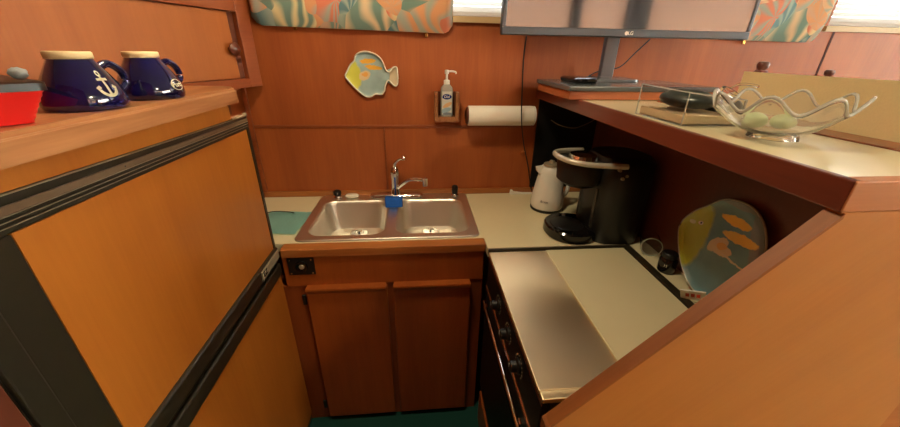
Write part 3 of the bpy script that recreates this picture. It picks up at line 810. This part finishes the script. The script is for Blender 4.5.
for v in bm.verts:
    c = v.co; v.co = V((.634+c.x*.050*(1+.1*c.y), .80+c.y*.074, 1.4475+c.z*.021+.003*(1-c.x*c.x)))
tag(obj('sunglasses_case', bm, plain('grey green case', srgb(48, 56, 54), .3, noise=.5, nscale=40), smooth=60), 'dark rounded case lying on the note block in the acrylic box', 'case')
bm = bmesh.new()
for v in bmesh.ops.create_uvsphere(bm, u_segments=24, v_segments=14, radius=1)['verts']:
    c = v.co; v.co = V((.755+c.x*.040, .83+c.y*.034, 1.427+c.z*.024))
tag(obj('small_pouch', bm, M['black'], smooth=60), 'small black pouch standing between the acrylic box and glass bowl', 'pouch')
t = thing('tape_dispenser', 'clear plastic tape roll leaning on the acrylic box rim', 'tape', (.66, .72, BZ))
tm = Matrix.Translation((.672, .735, 1.4685)) @ Euler((math.radians(20), math.radians(25), .5)).to_matrix().to_4x4()
bm = lathe([(.014, -.006), (.021, -.006), (.021, .006), (.014, .006), (.014, -.006)], (0, 0, 0), 28, cap=False); bm.transform(tm)
obj('tape_roll', bm, M['clear'], t, smooth=40)
obj('tape_arm', tube([(.672, .735, 1.479), (.69, .733, 1.488), (.715, .73, 1.487), (.728, .728, 1.484)], .0028, 8), M['clear'], t, smooth=60)

# glass bowl
t = thing('glass_bowl', 'wavy-rimmed clear glass bowl on the near end of the bar', 'bowl', (.672, .607, BZ), math.radians(2))
bm = bmesh.new(); nA, nR = 96, 14; oute = []; inn = []
def bw(a, s, off):
    wv = math.cos(8*a+.6)
    rx, ry = .124, .086
    rad = .30+.70*s**.85
    z = .009+(.054*s**1.5)+wv*.014*s**3
    k = rad*(1+.05*wv*s**3)
    p = V((math.cos(a)*rx*k, math.sin(a)*ry*k, z))
    p.z += off; return p
for j in range(nR+1):
    s = j/nR
    oute.append([bm.verts.new(bw(2*PI*i/nA, s, 0)-V((0, 0, 0))) for i in range(nA)])
    inn.append([bm.verts.new(bw(2*PI*i/nA, s, .0045)) for i in range(nA)])
for R in (oute, inn):
    for a, b in zip(R, R[1:]):
        for i in range(nA): bm.faces.new((a[i], a[(i+1) % nA], b[(i+1) % nA], b[i]))
bm.faces.new(oute[0][::-1]); bm.faces.new(inn[0])
for i in range(nA): bm.faces.new((oute[-1][i], oute[-1][(i+1) % nA], inn[-1][(i+1) % nA], inn[-1][i]))
obj('bowl', bm, M['bowl'], t, local=True, smooth=60)
obj('rim_bead', tube([bw(2*PI*i/nA, 1, .0035) for i in range(nA+1)], .0028, 8, smooth=False, closed=True), M['acredge'], t, local=True, smooth=60)
obj('foot_ring', lathe([(.036, .0006), (.040, .0006), (.038, .0086), (.030, .0086), (.036, .0006)], (0, 0, 0), 36, cap=False), M['bowl'], t, local=True, smooth=40)
wb = wmat(t)
for i, (x, y, rr, lab) in enumerate(((-.050, .0, .018, 'left of two pale green frosted balls in the glass bowl'), (.006, -.004, .018, 'right of two pale green frosted balls in the glass bowl'))):
    bm = bmesh.new(); bmesh.ops.create_uvsphere(bm, u_segments=24, v_segments=16, radius=rr)
    bm.transform(Matrix.Translation(wb @ V((x, y, .0145+rr*.8+(.004 if i == 0 else .001)))) @ Matrix.Diagonal((1.15, 1, .8, 1)))
    tag(obj('glass_ball', bm, M['frost'], smooth=60), lab, 'ornament', 'frosted balls in the glass bowl')

# canvas chairs beyond the bar
def canvas_chair(label, x, y, z):
    """director's chair, back canvas running along Y at x, far post at y; local origin on saloon floor"""
    t = thing('canvas_chair', label, 'chair', (x, y, .5), 0, 'canvas chairs beyond the bar')
    H = z-.5; wd = .50
    def o_(n, bm, m, p=t, **k): return obj(n, bm, M[m], p, local=True, **k)
    for yy in (0, -wd):
        p = o_('back_post', box(-.012, .012, yy-.012, yy+.012, .50, H-.022, .003), 'knobwood')
        o_('post_knob', lathe([(.009, H-.0215), (.0145, H-.015), (.0155, H-.006), (.012, H), (.0, H+.001)], (0, yy, 0), 20), 'knobwood', p, smooth=50)
    bm = bmesh.new(); n = 24; A = []
    for i in range(n+1):
        s = i/n; yy = .030-(wd+.06)*s; bow = .03*math.sin(PI*min(1, max(0, (s-.12)/.76)))
        zt = H-.027-.002*math.sin(PI*s); xa = -.024+bow
        A.append([V((xa, yy, zt)), V((xa+.006, yy, zt)), V((xa+.006, yy, zt-.132)), V((xa, yy, zt-.132))])
    loft(bm, A)
    o_('back_canvas', bm, 'canvas', smooth=50)
    o_('seat_canvas', box(.03, .42, -wd+.02, -.02, .470, .476), 'canvas')
    for yy in (0, -wd):
        o_('arm_rest', box(-.02, .44, yy-.025, yy+.025, .64, .66, .004), 'knobwood')
        o_('side_rail', box(-.011, .43, yy-.011, yy+.011, .455, .499, .003), 'knobwood')
        o_('leg', box(.0, .028, yy-.010, yy+.010, .0, .454, .003), 'knobwood')
        o_('leg', box(.40, .428, yy-.010, yy+.010, .0, .454, .003), 'knobwood')
        o_('arm_post', box(.40, .424, yy-.010, yy+.010, .4995, .6395, .003), 'knobwood')
    return t
canvas_chair('cream canvas chair back just beyond the bar and glass bowl', 1.0, 1.01, 1.530)
canvas_chair('second canvas chair farther back, only a post knob showing', 1.50, 1.24, 1.504)

# ------------------------------------------------------------------ valances
def valance(label, x0, x1, zl, zr, y0=1.565):
    t = thing('valance', label, 'valance', ((x0+x1)/2, WY, zl), 0, 'tropical fabric valances')
    bm = bmesh.new(); nx, nz = 40, 16; F = []
    for i in range(nx+1):
        s = i/nx; x = x0+(x1-x0)*s; zb = zl+(zr-zl)*s
        e = min(s, 1-s)*(x1-x0); cr = .03*max(0, 1-e/.04)**2
        F.append([])
        for k in range(nz+1):
            q = k/nz; z = zb+cr+(2.22-zb-cr)*q
            puff = .035*min(1, (e/.03)**.5 if e > 0 else 0)*min(1, (q*8)**.5)
            y = WY-.004-.018-puff-.004*math.sin(22*x+1.5*math.sin(9*z))
            F[-1].append(bm.verts.new((x+.006*math.sin(14*z)*(1 if s > .5 else -1)*(1-min(1, e/.05)), y, z)))
    for a, b in zip(F, F[1:]):
        for k in range(nz): bm.faces.new((a[k], b[k], b[k+1], a[k+1]))
    be = [e for e in bm.edges if e.is_boundary]
    r = bmesh.ops.extrude_edge_only(bm, edges=be); vs = [g for g in r['geom'] if isinstance(g, bmesh.types.BMVert)]
    for v in vs: v.co.y = WY-.002
    bmesh.ops.holes_fill(bm, edges=[e for e in bm.edges if e.is_boundary], sides=0)
    obj('padding', bm, M['fabric'], t, smooth=50)
    return t
v1 = valance('padded tropical leaf valance left of the television, over the fish plate', -.635, .157, 1.626, 1.611)
v2 = valance('padded tropical leaf valance at the right edge of the television', 1.35, 1.80, 1.611, 1.607)
for v, xs in ((v1, ((-.475, 1.612), (.043, 1.595))), (v2, ((1.46, 1.594),))):
    for x, z in xs: obj('brass_tab', box(x-.006, x+.006, WY-.012, WY-.002, z, z+.019, .002), M['brass'], v)

# ------------------------------------------------------------------ fish plates
def fish_mesh(sc=1.0, th=.010):
    # outline in local XZ, head to -x
    o = [(-.112, .0), (-.100, .022), (-.085, .045), (-.068, .060), (-.062, .078), (-.045, .092), (-.020, .097), (.005, .093), (.028, .084), (.046, .066), (.056, .044), (.064, .024),
         (.078, .019), (.094, .036), (.110, .036), (.112, .010), (.112, -.018), (.106, -.038), (.092, -.036), (.076, -.018), (.066, -.020), (.056, -.040), (.052, -.058), (.038, -.075), (.012, -.074), (-.008, -.084), (-.028, -.086), (-.045, -.076), (-.066, -.058), (-.088, -.034), (-.104, -.014)]
    P = [V((a, 0, b)) for a, b in o]; Q = []
    n = len(P)
    for i in range(n):
        for k in range(3):
            t_ = k/3; p0, p1, p2, p3 = P[i-1], P[i], P[(i+1) % n], P[(i+2) % n]
            Q.append(.5*((2*p1)+(p2-p0)*t_+(2*p0-5*p1+4*p2-p3)*t_*t_+(3*p1-p0-3*p2+p3)*t_**3)*sc)
    bm = bmesh.new()
    def ring(s, y, dz=0): return [V((q.x*s, y, q.z*s)) for q in Q]
    loops = [ring(.6, 0), ring(.97, -th*.3), ring(1.0, -th), ring(.975, -th*1.15), ring(.92, -th*.75), ring(.86, -th*.45), ring(.6, -th*.4), ring(.3, -th*.4)]
    loft(bm, loops)
    return bm
pale = srgb(150, 178, 172)
def fish_mat(name, f, dim=1):
    return painted(name, srgb(160, 186, 184), [
        (-.128*f, .0*f, .085*f, .085*f, 0, srgb(206, 204, 84)),
        (-.012*f, .058*f, .034*f, .0095*f, .05, srgb(232, 176, 72)), (.010*f, .034*f, .036*f, .0095*f, -.12, srgb(232, 176, 72)),
        (-.03*f, .002*f, .026*f, .017*f, .5, srgb(222, 196, 150)), (-.028*f, .006*f, .012*f, .009*f, .3, srgb(230, 170, 90)),
        (.098*f, .0*f, .024*f, .04*f, 0, srgb(216, 206, 176)),
        ], noise=.18)
tag(obj('fish_plate', fish_mesh(1), [fish_mat('fish glaze', 1)], smooth=50), 'small fish-shaped painted plate hanging on the back wall', 'plate')
fp = bpy.data.objects['fish_plate']; fp.location = (-.19, WY-.0015, 1.444); W[fp.name] = Matrix.Translation(fp.location)
bm = bmesh.new()
base = fish_mesh(1.001, .010)
# pale glazed edge as its own sub-mesh: a bead following the outline
pts = [v.co.copy() for v in base.verts]; nQ = 93; rim = pts[nQ*3:nQ*4]; base.free()
obj('glazed_edge', tube(rim+[rim[0]], .0036, 6, smooth=False, closed=True), plain('pale glaze edge', srgb(228, 224, 204), .25, coat=.5), fp, local=True, smooth=60)

# larger fish plate leaning on the partition
def big_fish(th=.012):
    P = [V((a, 0, b)) for a, b in [(-.131, .010), (-.124, .040), (-.100, .076), (-.071, .103), (-.045, .130), (-.018, .146), (.020, .153), (.056, .150), (.090, .132), (.117, .100), (.134, .060), (.138, .015), (.128, -.035), (.104, -.080), (.068, -.114), (.027, -.130), (-.010, -.124), (-.046, -.104), (-.078, -.076), (-.104, -.044), (-.124, -.012)]]
    Q = []; n = len(P)
    for i in range(n):
        for k in range(3):
            t_ = k/3; p0, p1, p2, p3 = P[i-1], P[i], P[(i+1) % n], P[(i+2) % n]
            Q.append(.5*((2*p1)+(p2-p0)*t_+(2*p0-5*p1+4*p2-p3)*t_*t_+(3*p1-p0-3*p2+p3)*t_**3))
    bm = bmesh.new()
    loft(bm, [[V((q.x*s_, y, q.z*s_)) for q in Q] for s_, y in ((.6, 0), (.96, -th*.3), (1, -th), (.975, -th*1.15), (.92, -th*.7), (.84, -th*.4), (.5, -th*.35), (.2, -th*.35))])
    return bm, Q
mt = painted('large fish glaze', srgb(96, 140, 150), [
    (.12, .09, .045, .11, .35, srgb(118, 128, 136)), (.02, .155, .09, .022, 0, srgb(118, 128, 136)),
    (-.150, .008, .118, .165, 0, srgb(166, 176, 52)), (.024, .099, .046, .013, .02, srgb(230, 190, 72)), (.055, .063, .052, .014, .08, srgb(230, 190, 72)),
    (.006, .020, .034, .018, .75, srgb(206, 188, 150)), (.022, .012, .032, .016, .1, srgb(206, 188, 150)), (.018, .022, .016, .010, .3, srgb(214, 168, 96)),
    (-.074, .048, .008, .006, 0, srgb(216, 214, 190)), (-.074, .048, .003, .003, 0, srgb(40, 60, 50)), (-.100, .040, .012, .006, .2, srgb(206, 208, 160)),
    (.075, .0, .05, .0028, -.1, srgb(200, 196, 176))], noise=.2)
bm, ol = big_fish()
lf = obj('fish_plate', bm, [mt], smooth=50)
tag(lf, 'large round fish plate with yellow face leaning beside the stove', 'plate')
ux, uz = .04/.3007, .298/.3007
pm = Matrix(((0, uz, ux, 0), (-1, 0, 0, 0), (0, -ux, uz, 0), (0, 0, 0, 1))); pm.translation = V((.8235, .777, 1.0475))
lf.matrix_world = pm; W[lf.name] = pm
obj('glazed_edge', tube([V((q.x, -.012, q.z)) for q in ol]+[V((ol[0].x, -.012, ol[0].z))], .0026, 6, smooth=False, closed=True), plain('mottled glaze edge', srgb(168, 164, 148), .3, coat=.4, noise=.3, nscale=90), lf, local=True, smooth=60)

# ------------------------------------------------------------------ soap dispenser in wooden holder, paper towel
hx, hz = .129, 1.322
t = thing('soap_holder', 'small square teak box mounted on the wall around the soap bottle', 'holder', (hx, WY, hz-.065))
bm = bmesh.new(); x0, x1, z0, z1, y0 = hx-.054, hx+.054, hz-.062, hz+.062, WY-.052
bx(bm, x0, x0+.016, y0, WY-.0015, z0, z1, .002); bx(bm, x1-.016, x1, y0, WY-.0015, z0, z1, .002)
bx(bm, x0+.0162, x1-.0162, y0, WY-.0015, z0, z0+.0215, .001)
obj('frame', bm, M['shelf'], t)
obj('backing', box(x0+.0162, x1-.0162, WY-.006, WY-.0015, z0+.022, z1), M['dark'], t)
t = thing('soap_dispenser', 'clear pump soap bottle with blue label in the teak holder', 'soap dispenser', (hx, WY-.028, z0+.022))
cy = WY-.028; zb_ = z0+.0222
bm = bmesh.new(); R_ = lambda s, z: rrect(hx-.027*s, hx+.027*s, cy-.019*s, cy+.019*s, .012*s, z, 5)
loft(bm, [R_(.94, zb_), R_(1, zb_+.004), R_(1, zb_+.105), R_(.9, zb_+.122), R_(.5, zb_+.134)])
obj('bottle', bm, M['gel'], t, smooth=40)
lm = painted('soap label print', srgb(206, 208, 200), [(0, .026, .02, .011, 0, srgb(24, 48, 120)), (.002, -.008, .022, .008, .5, srgb(222, 178, 130)), (-.004, -.03, .024, .010, .3, srgb(150, 176, 190)), (.004, -.046, .022, .007, 0, srgb(120, 130, 140))], wob=.002)
lb = obj('label', box(-.021, .021, -.0004, .0004, -.050, .048), lm, t, local=True)
lb.location = (0, -.0199, .058); W[lb.name] = wmat(t) @ Matrix.Translation(lb.location)
text('label_letters', 'Dial', .015, M['white'], lb, frame3((0, -.0008, .026), (1, 0, 0), (0, -1, 0)), ext=.0003, local=True)
obj('collar', lathe([(.013, zb_+.1342), (.013, zb_+.150), (.008, zb_+.152), (.0, zb_+.152)], (hx, cy, 0), 20), M['white'], t, smooth=40)
bm = lathe([(.005, zb_+.1522), (.005, zb_+.174), (.009, zb_+.176), (.009, zb_+.190), (.0, zb_+.192)], (hx, cy, 0), 16)
tube([(hx, cy, zb_+.184), (hx+.02, cy-.004, zb_+.186), (hx+.036, cy-.008, zb_+.183), (hx+.038, cy-.009, zb_+.176)], .0038, 8, bm=bm)
obj('pump_head', bm, M['white'], t, smooth=50)

t = thing('paper_towel_roll', 'white paper towel roll held sideways on the wall', 'paper towel', (.37, 1.56, 1.29))
pc = (0, 1.562, 1.2885)
bm = bmesh.new()
lathe([(.019, .222), (.042, .222), (.0425, .224), (.0425, .508), (.042, .510), (.019, .510), (.019, .222)], (pc[0], pc[1], pc[2]), 40, bm=bm, axis='X', cap=False)
obj('roll', bm, M['paper'], t, smooth=40)
bm = lathe([(.0, .2135), (.034, .2135), (.036, .2155), (.036, .2212), (.0, .2212)], (pc[0], pc[1], pc[2]), 32, bm=bmesh.new(), axis='X')
bx(bm, .2135, .2205, pc[1], WY-.0012, pc[2]-.014, pc[2]+.014)
obj('end_bracket', bm, M['dark'], t, smooth=40)
bm = lathe([(.0, .5108), (.040, .5108), (.042, .513), (.042, .519), (.038, .521), (.0, .521)], (pc[0], pc[1], pc[2]), 32, bm=bmesh.new(), axis='X')
bx(bm, .5115, .519, pc[1], WY-.0012, pc[2]-.014, pc[2]+.014)
obj('end_bracket', bm, M['white'], t, smooth=40)
tag(obj('wall_plug', lathe([(.0, WY-.006), (.009, WY-.005), (.011, WY-.001)], (.505, 0, 1.103), 24, axis='Y'), M['wall'], smooth=40), 'small round wooden plug in the back wall near the coffee maker', 'plug')
bm = prism(bmesh.new(), [(.452, .901), (.455, .921), (.463, .922), (.472, .912), (.52, .906), (.585, .904), (.588, .901)], 1.585, 1.603, 'Y')
tag(obj('paper_scrap', bm, M['paper']), 'crumpled white paper strip on the worktop against the wall', 'paper')

# ------------------------------------------------------------------ coffee maker & kettle
t = thing('coffee_maker', 'tall black pod coffee maker with silver handle under the bar', 'coffee maker', (.68, 1.2, .9))
def ell(cx, cy, rx, ry, z, n=40, p=2.6):
    o = []
    for i in range(n):
        a = 2*PI*i/n; c, s = math.cos(a), math.sin(a)
        o.append(V((cx+rx*abs(c)**(2/p)*(1 if c > 0 else -1), cy+ry*abs(s)**(2/p)*(1 if s > 0 else -1), z)))
    return o
bm = bmesh.new(); loft(bm, [ell(.735, 1.215, .098, .118, .9008), ell(.735, 1.215, .102, .122, .908), ell(.735, 1.215, .102, .122, 1.15), ell(.735, 1.215, .102, .120, 1.20), ell(.735, 1.215, .09, .105, 1.218), ell(.735, 1.215, .06, .08, 1.224)])
obj('housing', bm, M['black'], t, smooth=40)
bm = bmesh.new(); loft(bm, [ell(.590, 1.215, .096, .102, .9008, p=2.2), ell(.590, 1.215, .100, .106, .905, p=2.2), ell(.590, 1.215, .098, .104, .932, p=2.2), ell(.590, 1.215, .092, .098, .938, p=2.2)])
dt = obj('drip_tray', bm, M['blackgloss'], t, smooth=40)
obj('tray_grill', lathe([(.0, .9415), (.06, .9415), (.065, .9385)], (.575, 1.215, 0), 28), M['black'], dt, smooth=40)
bm = bmesh.new(); loft(bm, [ell(.590, 1.215, .058, .065, 1.108, p=2.3), ell(.585, 1.215, .072, .080, 1.122, p=2.3), ell(.585, 1.215, .078, .085, 1.185, p=2.3), ell(.590, 1.215, .074, .080, 1.20, p=2.3)])
bh = obj('brew_head', bm, M['black'], t, smooth=40)
bm = bmesh.new(); loft(bm, [ell(.592, 1.215, .050, .056, 1.2005, p=2.2), ell(.594, 1.215, .046, .05, 1.216, p=2.2), ell(.60, 1.215, .03, .035, 1.221, p=2.2)])
obj('lid_button', bm, M['chrome'], bh, smooth=40)
pth = [(.70, 1.105, 1.200), (.64, 1.108, 1.203), (.575, 1.118, 1.205), (.525, 1.145, 1.208), (.497, 1.19, 1.212), (.497, 1.24, 1.212), (.525, 1.285, 1.208), (.575, 1.312, 1.205), (.64, 1.322, 1.203)]
bm = tube(pth, .0095, 12); 
obj('lift_handle', bm, plain('silver handle', srgb(206, 200, 184), .3, metal=.3, coat=.3), t, smooth=60)
bm = bmesh.new(); bx(bm, .637, .645, 1.15, 1.28, .95, 1.105); obj('rear_splash', bm, plain('grey brown smoked panel', srgb(52, 46, 42), .25), t)
for x, z in ((.672, 1.190), (.688, 1.16), (.700, 1.17)):
    obj('button', lathe([(.0, 1.094), (.005, 1.0945), (.006, 1.105)], (x, 0, z), 16, axis='Y'), M['ridge'], t, smooth=40)

for ch in t.children: ch.location.y = -.036

t = thing('electric_kettle', 'white electric kettle behind the coffee maker', 'kettle', (.577, 1.415, .9))
cx, cy = .577, 1.415
obj('body', lathe([(.068, .912), (.073, .925), (.070, .96), (.060, 1.02), (.050, 1.075), (.046, 1.092), (.040, 1.10), (.0, 1.102)], (cx, cy, 0), 40), M['white'], t, smooth=50)
obj('power_base', lathe([(.070, .9006), (.072, .904), (.071, .9105), (.0, .9115)], (cx, cy, 0), 40), M['black'], t, smooth=40)
bm = lathe([(.036, 1.1025), (.034, 1.110), (.014, 1.115), (.010, 1.124), (.0, 1.126)], (cx, cy, 0), 30); obj('lid', bm, M['ridge'], t, smooth=40)
bm = bmesh.new()
loft(bm, [[V((cx-.042, cy-.02, 1.055)), V((cx-.042, cy+.02, 1.055)), V((cx-.035, cy+.015, 1.10)), V((cx-.035, cy-.015, 1.10))],
          [V((cx-.066, cy-.008, 1.080)), V((cx-.066, cy+.008, 1.080)), V((cx-.070, cy+.006, 1.098)), V((cx-.070, cy-.006, 1.098))]])
obj('spout', bm, M['white'], t)
obj('handle', tube([(cx+.042, cy, 1.095), (cx+.075, cy, 1.09), (cx+.092, cy, 1.04), (cx+.085, cy, .98), (cx+.068, cy, .955)], .009, 12), M['white'], t, smooth=60)
text('body_letters', 'Braun', .014, M['bezel'], t, Matrix.Rotation(math.radians(-18), 4, 'Z').__class__(frame3((cx-.036, cy-.0615, .955), (.87, -.5, 0), (-.5, -.85, .14))), ext=.0003)
tag(obj('hanging_wire', tube([(.62, 1.609, 1.262), (.66, 1.59, 1.241), (.72, 1.575, 1.231), (.78, 1.59, 1.244), (.83, 1.609, 1.262)], .0022, 8), M['ridge'], smooth=60), 'thin pale wire curving across the dark wall under the bar', 'wire')

tag(obj('shade_panel', box(.556, .846, 1.6115, 1.6185, .93, 1.3605, .001), M['black']), 'added matt black sheet on the back wall standing in for the shade under the bar', 'panel')  # black sheet put in for the deep shade under the bar
# small things on the strip right of the stove
hoop = [V((.806+.030*math.cos(a)*.55, 1.02+.030*math.cos(a)*-.83, .9345+.0325*math.sin(a))) for a in [2*PI*i/36 for i in range(37)]]
t = thing('glass_tumbler', 'small clear glass lying on its side behind the stove', 'glass', (.81, 1.02, .9))
gm = Matrix.Translation((.802, .985, .936)) @ Euler((math.radians(90), 0, math.radians(-28))).to_matrix().to_4x4()
bm = lathe([(.0345, 0), (.0345, -.003), (.0315, -.085), (.0, -.087), (.0, -.083), (.029, -.081), (.032, 0), (.0345, 0)], (0, 0, 0), 40, cap=False); bm.transform(gm)
obj('glass_wall', bm, M['clear'], t, smooth=40)
bm = lathe([(.0340, .001), (.0350, .0018), (.0345, .003), (.0318, .003), (.0312, .0018), (.0340, .001)], (0, 0, 0), 40, cap=False); bm.transform(gm)
obj('rim', bm, plain('frosty glass rim', srgb(170, 176, 160), .2, coat=.6), t, smooth=40)
t = thing('black_jar', 'small black jar between the clear glass and fish plate', 'jar', (.80, .893, .9))
obj('jar', lathe([(.024, .9006), (.027, .906), (.027, .945), (.022, .953), (.0, .953)], (.800, .893, 0), 28), M['blackgloss'], t, smooth=40)
obj('lid', lathe([(.023, .9535), (.0235, .967), (.020, .970), (.0, .970)], (.800, .893, 0), 28), M['black'], t, smooth=40)
text('jar_letters', 'M', .012, M['cream'], t, frame3((.7800, .8755, .93), (.65, -.76, 0), (-.76, -.65, 0)), ext=.0003)
t = thing('tea_packet', 'small white packet with red print at the foot of the fish plate', 'packet', (.77, .76, .9))
pk = Matrix.Translation((.778, .738, .9025)) @ Euler((math.radians(22), math.radians(-14), math.radians(-40))).to_matrix().to_4x4()
bm = box(-.030, .030, -.002, .002, .006, .046, .001); bm.transform(pk); obj('packet', bm, M['white'], t)
bm = bmesh.new()
for i in range(3): bx(bm, -.018+.013*i, -.009+.013*i, -.0028, -.0021, .020, .034)
bm.transform(pk); obj('red_print', bm, plain('red print', srgb(190, 60, 40), .5), t)

# ------------------------------------------------------------------ galley lamp, added saloon lamp, daylight
def ceiling_lamp(label, x, y, r, energy, colr):
    t = thing('ceiling_lamp', label, 'lamp', (x, y, CEIL-.0))
    obj('housing', lathe([(r+.02, CEIL-.001), (r+.02, CEIL-.02), (r, CEIL-.025), (r, CEIL-.001)], (x, y, 0), 32, cap=False), M['white'], t, smooth=40)
    L = bpy.data.lights.new('lamp', 'AREA'); L.shape = 'DISK'; L.size = 2*r; L.energy = energy; L.color = colr
    o = bpy.data.objects.new('ceiling_lamp_light', L); col.objects.link(o); o.location = (x, y, CEIL-.03)
def daylight(x, y, z, sx, sy, rot, energy, colr=(1, .97, .93)):
    L = bpy.data.lights.new('daylight', 'AREA'); L.shape = 'RECTANGLE'; L.size = sx; L.size_y = sy; L.energy = energy; L.color = colr
    o = bpy.data.objects.new('daylight', L); col.objects.link(o); o.location = (x, y, z); o.rotation_euler = rot
ceiling_lamp('round warm ceiling lamp over the galley aisle', -.10, .78, .10, 8.5, (1, .82, .52))
ceiling_lamp('added round ceiling lamp brightening the saloon, unseen behind the camera', 1.6, -.9, .16, 26, (1, .86, .60))  # unseen lamp added to make up for light lost at the blinds
# daylight just outside the windows
daylight(.35, WY+.16, 1.91, 1.9, .46, (PI/2, 0, PI), 8)
daylight(2.72, WY+.16, 1.91, 1.7, .46, (PI/2, 0, PI), 7)
daylight(2.7, -2.45, 1.85, 4.4, 1.0, (-PI/2, 0, PI), 105, (1, .95, .86))
daylight(5.3, -.25, 1.8, 3.0, .75, (PI/2, 0, PI/2), 155, (1, .94, .78))

w = bpy.data.worlds.new('World'); scn.world = w; w.use_nodes = True
w.node_tree.nodes['Background'].inputs[0].default_value = (.85, .92, 1, 1); w.node_tree.nodes['Background'].inputs[1].default_value = .8

# ------------------------------------------------------------------ camera
cam = bpy.data.cameras.new('camera'); co = bpy.data.objects.new('camera', cam); col.objects.link(co)
cam.sensor_fit = 'HORIZONTAL'; cam.sensor_width = 36; cam.lens = 348/900*36; cam.clip_start = .02
X = V((0.99597223, -0.02285838, 0.0866995)); Yv = V((-0.08827678, -0.41931471, 0.90353881)); Z = V((0.01570094, -0.90755312, -0.41964367))
# rows: camera axes in world.  image x-right, y-down, z-forward
right = V((X.x, Yv.x, Z.x)); down = V((X.y, Yv.y, Z.y)); fwd = V((X.z, Yv.z, Z.z))
R = Matrix((right, -down, -fwd)).transposed().to_4x4(); R.translation = V((0, 0, 1.54))
co.matrix_world = R
scn.camera = co
scn.view_settings.view_transform = 'Standard'; scn.view_settings.look = 'None'
scn.view_settings.gamma = 1; scn.view_settings.use_curve_mapping = False
scn.view_settings.exposure = .4
